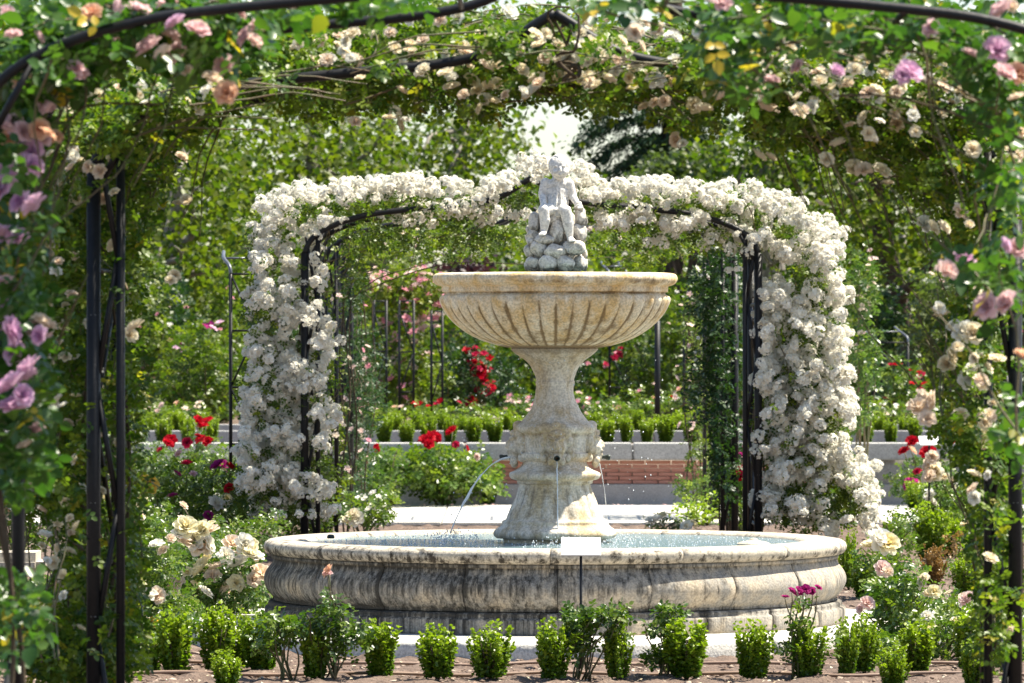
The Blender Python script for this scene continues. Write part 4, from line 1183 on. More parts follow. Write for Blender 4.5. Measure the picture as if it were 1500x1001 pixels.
# --- near arch (19.2 .. 20.4), cream roses
crl = [(287, 92, .055), (130, 245, .05), (147, 143, .06), (140, 118, .06), (156, 110, .05), (73, 228, .055), (112, 238, .06), (120, 256, .07), (148, 252, .06), (155, 292, .06), (168, 283, .05), (110, 292, .05), (163, 233, .04), (265, 232, .05), (262, 300, .055), (272, 293, .05), (277, 297, .045), (57, 358, .07), (70, 370, .06), (85, 385, .05), (250, 412, .05), (255, 405, .05), (200, 480, .08), (190, 492, .06), (88, 505, .05), (173, 345, .06), (165, 360, .06), (95, 525, .05), (60, 515, .05), (150, 640, .04), (170, 650, .04), (172, 675, .05), (120, 615, .05), (60, 748, .05), (100, 812, .06), (80, 825, .06), (60, 885, .07), (45, 965, .05), (105, 700, .04), (148, 720, .04), (205, 160, .04), (232, 140, .04)]
climber('cream climbing rose covering the left posts of the arch in front of the fountain', (-1.47, 19.8),
        [(205, 150, 120, 60), (110, 190, 70, 70), (300, 130, 80, 38), (120, 270, 80, 70), (80, 350, 70, 80, .9), (85, 460, 70, 90, .9), (75, 570, 60, 90), (90, 670, 65, 90), (105, 740, 36, 60, .9), (112, 840, 34, 50), (30, 710, 40, 50, .7), (75, 930, 75, 70), (190, 400, 26, 70, .5), (185, 560, 30, 90, .5), (195, 720, 24, 90, .5), (190, 900, 28, 90, .7), (215, 240, 50, 40, .7), (110, 960, 110, 50), (150, 620, 60, 90, .35), (150, 800, 60, 90, .5), (150, 920, 60, 60, .6), (150, 400, 50, 70, .25), (240, 190, 60, 30, .8), (230, 150, 90, 40, .9), (205, 300, 30, 60, .5)], 19.12, 21.2, .026, 92, 'leaf_near',
        blossoms=[(x, y, s, random.choice(['cream', 'creampink', 'cream']), 'rose') for x, y, s in crl],
        auto=[([(200, 140, 120, 50), (110, 240, 60, 60), (90, 500, 50, 160), (90, 760, 50, 200)], 3.2, ['cream', 'cream', 'white', 'creampink'], .050, 'rose', -.05, .3)], twigs=160)
crt = [(250, 70, .05), (560, 55, .075), (572, 50, .06), (515, 90, .075), (505, 75, .06), (672, 28, .07), (745, 20, .075), (703, 54, .06), (790, 58, .05), (808, 58, .065), (655, 80, .05), (665, 82, .05), (520, 180, .05), (582, 182, .075), (570, 175, .06), (592, 178, .06), (578, 165, .06), (690, 120, .07), (700, 135, .06), (716, 128, .07), (728, 125, .06), (740, 128, .055), (710, 148, .06), (722, 150, .06), (662, 130, .065), (680, 140, .05), (705, 160, .05), (780, 137, .075), (588, 135, .05), (775, 92, .04), (865, 32, .065), (865, 45, .06), (893, 28, .05), (852, 7, .06), (936, 35, .08), (930, 48, .07), (965, 45, .075), (985, 55, .08), (960, 120, .085), (972, 118, .075), (985, 125, .07), (950, 115, .07), (992, 205, .06), (1000, 212, .05), (945, 158, .055), (960, 152, .05), (975, 150, .055), (818, 112, .05),
       (1030, 45, .08), (1045, 60, .085), (1055, 65, .07), (1070, 80, .075), (1028, 50, .06), (1045, 135, .085), (1038, 115, .07), (1015, 155, .075), (1030, 162, .075), (1090, 125, .08), (1098, 140, .07), (1110, 150, .075), (1125, 163, .08), (1118, 148, .06), (1175, 120, .08), (1168, 128, .075), (1165, 135, .06), (1257, 70, .085), (1248, 90, .07), (1230, 80, .06), (1278, 75, .055), (1310, 72, .08), (1325, 78, .075), (1335, 82, .07), (1318, 65, .06), (1390, 78, .06), (1410, 103, .06), (1370, 130, .07), (1385, 128, .06), (1275, 133, .065), (1355, 148, .06), (1395, 155, .08), (1405, 150, .07), (1465, 170, .075), (1480, 168, .065), (1490, 170, .06), (1315, 182, .07), (1230, 212, .085), (1245, 185, .05), (1262, 182, .04), (1210, 235, .07), (1216, 238, .05), (1252, 248, .085), (1265, 250, .08), (1290, 253, .085), (1110, 230, .07), (1128, 232, .05), (1424, 220, .075), (1405, 312, .07), (1405, 318, .05), (1355, 330, .09), (1365, 335, .075), (1380, 335, .07), (1200, 300, .04), (1300, 270, .05), (1465, 215, .06), (1490, 235, .085), (1480, 240, .08), (1497, 195, .07), (1470, 250, .06)]
climber('cream climbing rose roofing the arch in front of the fountain', (AX + .0, 19.8, 2.5),
        [(340, 110, 60, 40, .8), (430, 85, 110, 50, .9), (560, 75, 90, 55), (660, 70, 80, 60, .9), (600, 130, 90, 40, .8), (740, 95, 70, 60), (800, 60, 70, 50), (800, 120, 50, 30, .8), (870, 75, 70, 50), (940, 110, 75, 50, .9), (880, 140, 60, 30, .8), (1010, 80, 70, 60, .8), (480, 140, 90, 32, .6), (700, 160, 40, 24, .5), (420, 50, 100, 30, .8), (740, 60, 40, 50, .6), (1010, 165, 50, 30, .7), (600, 20, 80, 25, .7)], 19.2, 20.9, .026, 88, 'leaf_near',
        blossoms=[(x, y, s, random.choice(['cream', 'creampink', 'cream', 'white']), 'rose') for x, y, s in crt if x < 1020],
        auto=[([(700, 80, 300, 60), (900, 90, 120, 60), (500, 60, 120, 40)], 3.6, ['cream', 'white', 'cream', 'creampink'], .056, 'rose', -.14, .14)], twigs=260, tops=[np.array([.1, 19.5, 2.7]), np.array([-.8, 19.7, 2.6])])
climber('cream climbing rose hanging in thick swags on the right half of the near arch', (1.77, 19.8),
        [(1090, 110, 70, 60), (1170, 100, 80, 60), (1220, 160, 80, 55), (1290, 90, 80, 60), (1330, 170, 80, 60), (1400, 110, 80, 70), (1445, 200, 60, 80), (1150, 175, 60, 45), (1260, 220, 60, 30, .6), (1380, 250, 80, 50, .7), (1430, 320, 60, 60, .7), (1090, 30, 90, 30, .8), (1280, 25, 120, 30, .8), (1450, 430, 50, 60, .8), (1440, 530, 55, 70, .9), (1450, 650, 50, 80), (1460, 760, 42, 80), (1465, 890, 38, 110), (1410, 480, 30, 60, .5), (1400, 620, 40, 50, .5), (1480, 300, 30, 80)], 18.8, 20.9, .026, 90, 'leaf_near',
        blossoms=[(x, y, s, random.choice(['cream', 'creampink', 'cream', 'white']), 'rose') for x, y, s in crt if x >= 1020] +
        [(1380, 463, .07, 'cream', 'rose'), (1375, 452, .06, 'white', 'rose'), (1412, 487, .10, 'white', 'rose'), (1425, 490, .09, 'cream', 'rose'), (1400, 480, .07, 'white', 'rose'), (1390, 525, .08, 'cream', 'rose'), (1388, 535, .07, 'cream', 'rose'), (1460, 530, .075, 'cream', 'rose'), (1420, 555, .08, 'white', 'rose'), (1425, 540, .05, 'white', 'rose'), (1370, 590, .09, 'creampink', 'rose'), (1345, 600, .09, 'creampink', 'rose'), (1350, 585, .08, 'creampink', 'rose'), (1358, 615, .07, 'creampink', 'rose'), (1447, 638, .07, 'pale_yellow', 'rose'), (1442, 620, .06, 'cream', 'rose'), (1450, 820, .07, 'cream', 'rose'), (1482, 925, .05, 'creampink', 'rose'), (1407, 610, .06, 'cream', 'rose')],
        auto=[([(1250, 120, 220, 90), (1440, 560, 45, 250, .45)], 4.2, ['cream', 'white', 'cream', 'creampink'], .056, 'rose', -.14, .14)], twigs=260)
climber('thin leafy rose shoots trained over the front hoop of the arch before the fountain', (AX, 19.2, 2.5), [(250, 145, 90, 26), (170, 190, 36, 40), (735, 62, 34, 26), (1040, 100, 60, 26), (1150, 115, 70, 26), (400, 118, 30, 10, .6), (880, 75, 30, 14, .5), (560, 100, 30, 10, .5), (1300, 130, 60, 30)], 18.7, 19.3, .026, 75, 'leaf_near', tops=[np.array([.1, 19.2, 2.7])],
        auto=[([(250, 140, 90, 26), (1150, 110, 140, 30)], 6, ['cream', 'white'], .048, 'rose', 0, .5)], twigs=30)
# --- nearest arch (15.1 .. 16.3), lilac and dusty pink roses with larger leaves
lil = [(5, 190, .07, 'dusty'), (20, 183, .075, 'dusty'), (32, 195, .08, 'dusty'), (15, 205, .07, 'peach'), (38, 210, .07, 'lilac'), (28, 212, .07, 'dusty'), (47, 225, .075, 'lilac'), (45, 245, .07, 'lilac'), (25, 250, .07, 'dusty'), (8, 262, .09, 'lilac'), (3, 278, .09, 'lilac'), (2, 345, .08, 'lilac'), (32, 298, .085, 'lilac'), (52, 302, .09, 'lilac'), (15, 348, .09, 'lilac'), (26, 350, .08, 'lilac'), (5, 420, .08, 'dusty'), (8, 452, .09, 'lilac'), (10, 485, .10, 'lilac'), (3, 480, .08, 'lilac'), (58, 483, .085, 'dusty'), (62, 478, .08, 'creampink'), (60, 492, .07, 'lilac'), (25, 515, .10, 'lilac'), (18, 568, .10, 'lilac'), (32, 580, .08, 'lilac'), (45, 540, .09, 'lilac'), (40, 552, .07, 'lilac'), (20, 600, .095, 'lilac'), (52, 635, .07, 'dusty'), (50, 625, .05, 'dusty'), (38, 655, .06, 'creampink'),
       (68, 160, .06, 'dusty'), (55, 55, .05, 'dusty'), (20, 55, .06, 'dusty'), (60, 205, .06, 'dusty'), (72, 162, .05, 'dusty'), (78, 203, .065, 'peach'), (68, 198, .06, 'peach'), (58, 190, .06, 'peach'), (35, 118, .07, 'peach'), (38, 122, .05, 'peach'), (110, 102, .065, 'dusty'), (118, 110, .05, 'dusty'), (170, 18, .065, 'dusty'), (202, 18, .085, 'dusty'), (163, 58, .07, 'dusty'), (175, 8, .05, 'dusty'), (252, 10, .10, 'dusty'), (258, 35, .07, 'lilac'), (250, 55, .07, 'dusty'), (220, 72, .085, 'dusty'), (288, 48, .085, 'dusty'), (262, 78, .075, 'dusty'), (292, 42, .06, 'creampink'), (240, 80, .06, 'creampink'), (330, 97, .075, 'dusty'), (310, 118, .065, 'creampink'), (333, 138, .085, 'peach'), (362, 55, .07, 'dusty'), (382, 42, .075, 'dusty'), (370, 62, .06, 'palepink'), (350, 22, .05, 'dusty'), (437, 8, .05, 'dusty'), (135, 20, .06, 'peach'), (10, 20, .05, 'dusty'), (275, 105, .04, 'creampink')]
climber('lilac and dusty pink climbing rose with large leaves at the left edge, nearest the viewer', (-1.47, 15.5),
        [(30, 130, 60, 50, .5), (60, 40, 80, 45, .8), (150, 40, 80, 45, .9), (250, 30, 70, 40, .8), (330, 50, 60, 50, .7), (280, 90, 70, 30, .6), (25, 220, 38, 50, .9), (28, 330, 40, 70, 1.3), (28, 460, 42, 80, 1.3), (28, 580, 38, 60, 1.3), (26, 680, 30, 50, 1.2), (26, 900, 26, 70, .9), (430, 15, 80, 20, .6), (120, 110, 90, 26, .4), (560, 5, 80, 14, .5) , (200, 22, 100, 26, 1.2), (90, 75, 80, 34, 1.0), (60, 100, 70, 40, .9), (320, 20, 90, 22, .9), (20, 120, 40, 60, .8)], 15.0, 16.7, .043, 24, 'leaf_big',
        blossoms=[(x, y, s, c, 'rose') for x, y, s, c in lil], twigs=60, single=280)
climber('pink-tinged climbing rose with large leaves at the top right, nearest the viewer', (1.85, 15.5),
        [(1080, 50, 60, 60, .7), (1150, 20, 90, 30, .7), (1260, 35, 80, 40, .5), (1340, 30, 60, 40, .5), (1450, 60, 60, 60, .8), (1470, 150, 40, 60, .7), (1440, 380, 50, 26, .5), (1470, 420, 35, 30, .5), (1480, 280, 25, 60, .4), (900, 5, 80, 14, .5), (1085, 120, 30, 30, .5), (1490, 620, 16, 60, .4)], 15.0, 16.7, .043, 24, 'leaf_big',
        blossoms=[(1056, 5, .07, 'dusty', 'rose'), (1330, 108, .085, 'lilac', 'rose'), (1320, 112, .06, 'lilac', 'rose'), (1460, 75, .085, 'lilac', 'rose'), (1470, 110, .085, 'dusty', 'rose'), (1490, 112, .08, 'peach', 'rose'), (1470, 18, .08, 'dusty', 'rose'), (1478, 12, .06, 'creampink', 'rose'), (1447, 450, .09, 'dusty', 'rose'), (1478, 445, .085, 'dusty', 'rose'), (1412, 383, .08, 'lilac', 'rose'), (1385, 398, .08, 'palepink', 'rose'), (1470, 360, .05, 'lilac', 'rose'), (1490, 367, .08, 'dusty', 'rose'), (1497, 525, .06, 'peach', 'rose'), (1365, 42, .06, 'dusty', 'rose'), (1130, 120, .05, 'dusty', 'rose'), (1225, 105, .05, 'lilac', 'rose'), (1170, 100, .05, 'dusty', 'rose'), (1420, 80, .05, 'dusty', 'rose'), (1490, 145, .06, 'creampink', 'rose')], twigs=60, single=280)

# ------------------------------------------------------------------ box shrubs
def box_variant(seed, w=.22, h=.24, dense=64):
    rg = np.random.default_rng(seed)
    pts, dirs, cols = [], [], []
    for i in range(dense):
        a = rg.uniform(0, 6.28); r = math.sqrt(rg.uniform(0, 1)) * w * .30
        r1 = r * 1.22 + rg.uniform(-.012, .020)
        hh = h * rg.uniform(.62, 1.16) * (1 - .10 * (r / (w * .30)) ** 2)
        p0 = np.array([r * math.cos(a) * .7, r * math.sin(a) * .7, .01]); p1 = np.array([r1 * math.cos(a), r1 * math.sin(a), hh])
        for t in np.linspace(.10, 1, 17):
            p = p0 + (p1 - p0) * t + rg.normal(size=3) * .0035
            for s in range(3):
                b = rg.uniform(0, 6.28)
                dirs.append([math.cos(b) * .8, math.sin(b) * .8, .55 + .5 * t]); pts.append(p)
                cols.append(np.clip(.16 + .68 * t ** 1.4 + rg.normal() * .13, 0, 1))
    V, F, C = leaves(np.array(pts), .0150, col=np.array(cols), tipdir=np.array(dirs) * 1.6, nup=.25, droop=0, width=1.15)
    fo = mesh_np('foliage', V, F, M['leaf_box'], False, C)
    G = Geo()
    for i in range(6):
        a = rg.uniform(0, 6.28)
        V, F = tube([(0, 0, 0), (.012 * math.cos(a), .012 * math.sin(a), .04), (.05 * math.cos(a), .05 * math.sin(a), h * .75)], [.005, .004, .002], 5); G.add(V, F)
    st = G.mesh('stem', M['cane_old'], True)
    return fo, st
BOXV = [box_variant(s, w=.18 + .03 * (s % 3), h=.24) for s in range(8)]
def box_shrub(x, y, z, w, h, label, group, mat=None):
    root = empty('box_shrub', (x, y, z), label, 'shrub', group, rz=random.uniform(0, 6.28))
    v = random.randrange(8)
    fo, st = BOXV[v]
    ww = (.18 + .03 * (v % 3)) * 1.0
    s = (w / ww, w / ww, h / .245)
    if mat:
        fo = fo.copy(); fo.materials.clear(); fo.materials.append(mat)
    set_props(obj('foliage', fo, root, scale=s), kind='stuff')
    obj('stem', st, root, scale=s)
    return root
ORD = ['first', 'second', 'third', 'fourth', 'fifth', 'sixth', 'seventh', 'eighth', 'ninth', 'tenth', 'eleventh', 'twelfth', 'thirteenth', 'fourteenth', 'fifteenth', 'sixteenth', 'seventeenth', 'eighteenth', 'nineteenth', 'twentieth']
front = [(212, 990, 60, 62), (258, 992, 78, 58), (318, 990, 80, 60), (346, 985, 70, 50), (382, 988, 74, 58), (462, 1000, 78, 52), (557, 998, 76, 56), (641, 1000, 72, 58), (718, 1000, 72, 64), (810, 1002, 74, 54), (905, 1000, 72, 52), (1005, 1000, 78, 68), (1103, 1000, 78, 56), (1184, 998, 72, 56), (1240, 994, 72, 42), (1266, 992, 74, 50), (1342, 990, 70, 56), (1421, 988, 74, 50)]
for i, (x, yb, h, w) in enumerate(front):
    D = DG(yb); p = P(x, yb, D); k = D / FPX
    box_shrub(p[0], D, .0, w * k * random.uniform(1.1, 1.38), h * k * random.uniform(1.0, 1.2), 'small clipped box shrub, %s from the left in the front row' % ORD[i], 'box shrubs in the front row')
for i, (x, yt, w) in enumerate([(332, 978, 60), (1308, 984, 66), (1425, 990, 50), (130, 985, 60)]):
    D = 24.75; p = P(x, yt, D); k = D / FPX
    box_shrub(p[0], D, 0, w * k, .17 + .02 * i, ['box shrub cut by the bottom edge below the left rose bed', 'box shrub cut by the bottom edge right of the fountain', 'box shrub cut by the bottom edge near the right corner', 'box shrub at the bottom left beside the iron post'][i], 'box shrubs at the bottom edge')
rb = [(1243, 868, 62, 30), (1262, 880, 40, 26), (1310, 812, 42, 30), (1342, 750, 32, 34), (1362, 762, 38, 36), (1386, 776, 46, 42), (1412, 786, 46, 40), (1436, 796, 44, 36), (1362, 826, 62, 48), (1388, 822, 46, 34), (1366, 862, 44, 34), (1430, 872, 60, 44), (1410, 874, 40, 30), (1328, 730, 28, 30), (1455, 806, 40, 30), (1300, 905, 50, 34), (1340, 940, 52, 40)]
for i, (x, yb, h, w) in enumerate(rb):
    D = DG(yb); p = P(x, yb, D); k = D / FPX
    box_shrub(p[0], D, 0, w * k * 1.45, h * k * 1.3, 'green box shrub in the right bed, %s counted from the fountain outwards' % ORD[i] if i != 10 else 'brownish dry box shrub in the right bed', 'box shrubs in the right bed', M['dry'] if i == 10 else None)
mb = [(604, 738, 44, 24), (648, 738, 40, 22), (716, 740, 48, 32), (572, 742, 36, 24), (686, 738, 42, 30)]
for i, (x, yb, h, w) in enumerate(mb):
    D = DG(yb) - .3; p = P(x, yb, D); k = D / FPX
    box_shrub(p[0], D, 0, w * k * 1.1, h * k, 'box shrub by the path behind the basin, %s from the left' % ORD[[1, 2, 4, 0, 3][i]] + (', dry and straw coloured' if i == 4 else ''), 'box shrubs by the path', M['dry'] if i == 4 else None)
for r, (Y, z, xs, h) in enumerate([(53.1, .56, [205, 240, 275, 310, 563, 597, 631, 660, 694, 728, 760, 889, 917, 947, 974, 1010, 1042, 1265, 1303, 1338, 1380], .25), (54.7, .60, [215, 262, 300, 545, 580, 614, 648, 676, 712, 745, 868, 903, 932, 962, 996, 1252, 1285, 1322, 1365], .24)]):
    for i, x in enumerate(xs):
        p = P(x + random.uniform(-3, 3), 600, Y)
        box_shrub(p[0], Y + random.uniform(-.15, .15), z, .20 + random.uniform(-.02, .04), h * random.uniform(.85, 1.1), 'box shrub on the raised bed, %s row, %s from the left' % (['front', 'back'][r], ORD[i] if i < 20 else 'last'), 'box shrubs on the raised bed')

# ------------------------------------------------------------------ rose bushes
def bush(label, x, yb, blobs, depth, leaf, per, blossoms=(), auto=(), mat='leaf_bush', D=None, z=0.0, cat='rose bush', group=None, stems=7, colshift=0.0, spr=True, name='rose_bush', kindb='rose', dback=0.0):
    D = D or DG(yb, z)
    base = P(x, yb, D); base[2] = z
    root = empty(name, base, label, cat, group)
    if D > 30: leaf *= 1.2
    pts = blob_points(blobs, per * 2.0, D - depth, D + depth)
    pts = pts[pts[:, 2] > z + .01]
    col = np.clip(RNG.beta(2.2, 2.5, len(pts)) + colshift, 0, 1)
    V, F, C = (sprigs if spr else leaves)(pts, leaf, col=col)
    set_props(obj('foliage', mesh_np('foliage', V - base, F, M[mat], False, C), root), kind='stuff')
    G = Geo()
    tg = [P(b[0], b[1], D) for b in blossoms][:12]
    while len(tg) < stems: tg.append(pts[RNG.integers(0, len(pts))])
    for t in tg:
        s0 = np.array([random.uniform(-.04, .04), random.uniform(-.04, .04), 0])
        V, F = tube(cane_path(s0, t - base, .04, .02, 8), np.linspace(.006, .0028, 8) * (D / 28), 5); G.add(V, F)
    obj('stems', G.mesh('stems', M['cane'], True), root)
    for b in blossoms:
        put_blossom(root, base, P(b[0], b[1], D - depth * random.uniform(.6, 1.05)), 1.03 * b[2] * D / FPX, b[3], b[4] if len(b) > 4 else kindb)
    for (ab, aper, cols, size, kind) in auto:
        q = blob_points(ab, aper, D - depth, D + depth * .3)
        for p in q[:280]:
            put_blossom(root, base, p, size * D / FPX * random.uniform(.75, 1.2), random.choice(cols), kind, face=(random.uniform(-.6, .6), random.uniform(-.9, .2), random.uniform(.4, 1.2)))
    return root
Rr = 'rose'
# left bed, near the fountain
bush('rose bush with big cream blossoms beside the left end of the basin', 300, 925, [(300, 850, 60, 45), (350, 860, 45, 40), (280, 800, 40, 30, .7), (345, 820, 35, 25, .7), (300, 900, 60, 30)], .35, .024, 75,
     [(272, 775, 40, 'pale_yellow'), (298, 778, 38, 'pale_yellow'), (270, 797, 38, 'creampink'), (290, 803, 40, 'creampink'), (285, 790, 36, 'white'), (303, 798, 30, 'white'), (296, 836, 48, 'pale_yellow'), (312, 846, 28, 'creampink'), (340, 800, 36, 'creampink'), (356, 797, 34, 'white'), (362, 814, 38, 'pale_yellow'), (350, 828, 40, 'white'), (372, 818, 30, 'white'), (382, 842, 34, 'creampink'), (250, 857, 34, 'creampink'), (336, 862, 36, 'creampink'), (345, 855, 28, 'pale_yellow'), (286, 861, 26, 'pale_yellow'), (262, 855, 26, 'creampink'), (310, 780, 34, 'creampink'), (262, 785, 30, 'white'), (366, 800, 30, 'pale_yellow'), (330, 815, 26, 'white'), (318, 832, 26, 'creampink'), (370, 850, 24, 'creampink'), (300, 870, 24, 'white'), (275, 840, 22, 'pale_yellow')], auto=[([(310, 800, 60, 50)], 2, ['white', 'pale_yellow', 'creampink'], 24, 'rose')])
bush('rose bush with cream and yellow blossoms right of the left iron posts', 215, 945, [(215, 880, 45, 60), (230, 820, 40, 40, .8), (205, 770, 35, 40, .8), (260, 900, 40, 40)], .35, .024, 75,
     [(200, 856, 30, 'pale_yellow'), (192, 850, 26, 'yellow'), (216, 875, 34, 'white'), (228, 873, 30, 'creampink'), (222, 912, 30, 'yellow'), (232, 922, 20, 'yellow'), (188, 732, 28, 'white'), (205, 735, 28, 'pale_yellow'), (198, 752, 30, 'creampink'), (192, 760, 22, 'palepink'), (230, 800, 26, 'white'), (240, 808, 22, 'creampink'), (250, 790, 16, 'creampink')])
bush('rose bush with an orange-yellow blossom and purple blooms left of the white arch', 255, 815, [(255, 750, 50, 45), (300, 760, 40, 40), (250, 700, 50, 35, .8), (310, 700, 40, 30, .8), (220, 690, 30, 30, .7)], .5, .027, 75,
     [(217, 711, 30, 'yellow'), (213, 706, 22, 'yellow'), (252, 728, 20, 'magenta'), (258, 695, 18, 'magenta'), (305, 757, 18, 'magenta'), (274, 681, 18, 'crimson'), (320, 683, 24, 'magenta'), (336, 685, 18, 'red'), (336, 716, 16, 'red'), (315, 740, 30, 'white'), (328, 744, 26, 'white'), (332, 732, 18, 'pale_yellow'), (322, 778, 18, 'yellow'), (330, 780, 14, 'yellow'), (283, 695, 14, 'dusty'), (240, 770, 14, 'creampink'), (262, 665, 14, 'dusty')])
bush('red rose bush in front of the wall, far left', 275, 765, [(275, 690, 60, 40), (230, 680, 40, 35), (310, 675, 35, 35), (290, 645, 30, 16, .5)], .6, .03, 60,
     [(290, 618, 22, 'red'), (303, 620, 24, 'red'), (297, 626, 18, 'red'), (250, 647, 24, 'red'), (246, 650, 18, 'red'), (275, 649, 16, 'crimson'), (295, 646, 18, 'red'), (305, 648, 16, 'red'), (290, 640, 14, 'red'), (235, 660, 12, 'crimson'), (310, 682, 14, 'magenta'), (327, 684, 20, 'magenta')])
bush('orange and white rose bush left of the iron posts', 40, 960, [(40, 900, 60, 50), (30, 950, 50, 40), (110, 920, 40, 60)], .4, .026, 70,
     [(8, 930, 34, 'yellow'), (12, 922, 30, 'yellow'), (46, 918, 22, 'yellow'), (56, 948, 18, 'peach'), (48, 965, 24, 'white'), (62, 886, 28, 'white'), (85, 870, 22, 'pale_yellow'), (18, 965, 20, 'white'), (33, 915, 20, 'pale_yellow')])
bush('tall rose bush with white and orange blooms at the left edge', 25, 855, [(30, 790, 50, 30), (20, 740, 40, 40, .8), (40, 700, 50, 40, .8), (70, 760, 30, 40, .6)], .4, .026, 60,
     [(8, 748, 30, 'creampink'), (22, 740, 28, 'white'), (20, 730, 22, 'creampink'), (12, 715, 30, 'yellow'), (18, 708, 24, 'yellow'), (35, 688, 32, 'creampink'), (32, 680, 26, 'palepink'), (45, 692, 20, 'dusty'), (10, 670, 22, 'red'), (70, 735, 18, 'creampink')])
bush('low green rose bush behind the left bench end', 50, 905, [(60, 860, 60, 22), (110, 850, 30, 30), (20, 880, 40, 25)], .4, .024, 70, colshift=.15)
# filling the left bed
bush('mixed leafy rose bush between the iron posts and the white arch', 330, 850, [(330, 790, 40, 35), (370, 790, 30, 35), (395, 770, 24, 26, .8), (240, 790, 50, 50), (200, 800, 30, 60)], .5, .025, 70, [(268, 742, 16, 'creampink'), (210, 790, 18, 'white'), (228, 775, 14, 'cream')], colshift=.06)
bush('pale flowering rose bush at the foot of the left trellis', 335, 800, [(330, 735, 30, 40), (300, 720, 30, 30), (350, 690, 20, 40, .6), (230, 740, 60, 40, .8)], .4, .028, 60, auto=[([(310, 730, 40, 30)], 2, ['pale_yellow', 'white'], 14, 'low')])
# behind the basin, left of the pedestal
bush('large glossy rose bush with red blooms behind the basin', 650, 745, [(650, 700, 52, 36), (610, 690, 35, 28, .9), (690, 690, 30, 28), (640, 668, 46, 18, .9), (560, 690, 26, 30), (720, 700, 22, 26, .7)], .8, .044, 105,
     [(622, 645, 22, 'red'), (636, 642, 20, 'red'), (628, 652, 18, 'red'), (663, 633, 20, 'red'), (668, 652, 12, 'crimson'), (683, 657, 12, 'red'), (630, 640, 16, 'red'), (552, 655, 12, 'red'), (552, 659, 10, 'red'), (700, 670, 12, 'palepink')])
bush('glossy green bush at the right foot of the white arch', 560, 748, [(560, 700, 36, 34), (570, 670, 30, 16, .7), (540, 720, 28, 30)], .7, .034, 78, auto=[([(530, 660, 30, 40)], 3, ['palepink', 'creampink'], 12, 'low')])
bush('white rose with one large bloom behind the left rim of the basin', 530, 800, [(545, 755, 32, 22), (560, 740, 24, 24), (510, 745, 26, 26, .7)], .4, .028, 80, [(512, 764, 28, 'pale_yellow'), (524, 762, 30, 'white'), (517, 757, 26, 'cream')], auto=[([(545, 720, 24, 40)], 9, ['white'], 15, 'low')], colshift=.06)
bush('bright green leafy shrub behind the right of the pool', 1030, 772, [(1030, 745, 38, 26), (1010, 750, 30, 20), (1050, 758, 30, 16)], .5, .03, 120, spr=False, colshift=.3, mat='leaf_box', name='shrub', cat='shrub')
bush('green shrub under the dark column at the right of the path', 1020, 765, [(1015, 715, 34, 20, .8), (1040, 700, 26, 36, .6)], .5, .03, 70, colshift=.08)
bush('pale yellow rose low behind the right rim', 975, 790, [(965, 765, 26, 14), (1000, 770, 20, 12)], .3, .022, 50, [(958, 765, 28, 'white'), (970, 758, 24, 'pale_yellow'), (1012, 770, 24, 'pale_yellow'), (1006, 772, 20, 'white')])
bush('rose bush with crimson blooms by the right iron post', 1085, 790, [(1080, 740, 24, 40), (1070, 700, 20, 20, .5)], .3, .025, 60, [(1085, 690, 20, 'crimson'), (1080, 703, 22, 'red'), (1086, 697, 16, 'red'), (1092, 662, 20, 'magenta'), (1103, 664, 18, 'crimson'), (1086, 668, 14, 'magenta')])
# right bed
bush('rose bush with a large yellow and white bloom right of the basin', 1290, 880, [(1290, 840, 32, 34), (1265, 830, 26, 26, .7), (1300, 815, 24, 16, .6)], .3, .025, 75, [(1275, 802, 36, 'pale_yellow'), (1290, 795, 44, 'white'), (1300, 798, 34, 'pale_yellow'), (1284, 790, 34, 'white')])
bush('tall leafy rose bush with faded pink blooms at the right of the platform', 1315, 965, [(1315, 900, 38, 50), (1330, 850, 34, 30, .8), (1290, 870, 30, 30, .7), (1310, 945, 34, 24)], .4, .026, 85, [(1292, 835, 26, 'palepink'), (1300, 838, 20, 'creampink'), (1270, 885, 26, 'palepink'), (1262, 892, 22, 'palepink'), (1356, 853, 28, 'cream'), (1368, 868, 26, 'pale_yellow'), (1360, 872, 20, 'cream')])
bush('rose bush with pale peach blooms in the right corner', 1415, 945, [(1405, 900, 36, 30), (1430, 900, 30, 26, .8), (1385, 880, 26, 26, .6)], .4, .025, 65, [(1418, 880, 32, 'palepink'), (1412, 877, 22, 'creampink'), (1452, 905, 30, 'palepink'), (1446, 912, 22, 'creampink'), (1390, 870, 16, 'cream'), (1435, 895, 16, 'white')], colshift=.08)
bush('red and magenta rose bush in front of the grey wall at the right', 1345, 745, [(1345, 700, 34, 36), (1380, 690, 30, 24, .7), (1320, 710, 26, 26, .6)], .5, .03, 75, [(1325, 663, 22, 'red'), (1335, 661, 18, 'peach'), (1358, 664, 26, 'red'), (1364, 662, 20, 'red'), (1344, 692, 16, 'crimson'), (1362, 698, 20, 'red'), (1336, 708, 22, 'magenta'), (1330, 712, 14, 'magenta'), (1402, 642, 26, 'red'), (1396, 640, 20, 'red'), (1425, 650, 18, 'red'), (1432, 651, 14, 'red'), (1336, 648, 20, 'red')])
bush('rose bush with tall cream blooms at the right', 1370, 790, [(1370, 740, 30, 36), (1390, 720, 34, 30, .7), (1420, 740, 34, 40, .8), (1460, 730, 30, 40)], .5, .028, 65, [(1364, 680, 30, 'creampink'), (1372, 692, 30, 'cream'), (1362, 700, 26, 'creampink'), (1385, 700, 18, 'cream'), (1364, 728, 24, 'white'), (1366, 738, 22, 'white'), (1397, 705, 14, 'cream'), (1365, 670, 24, 'creampink')])
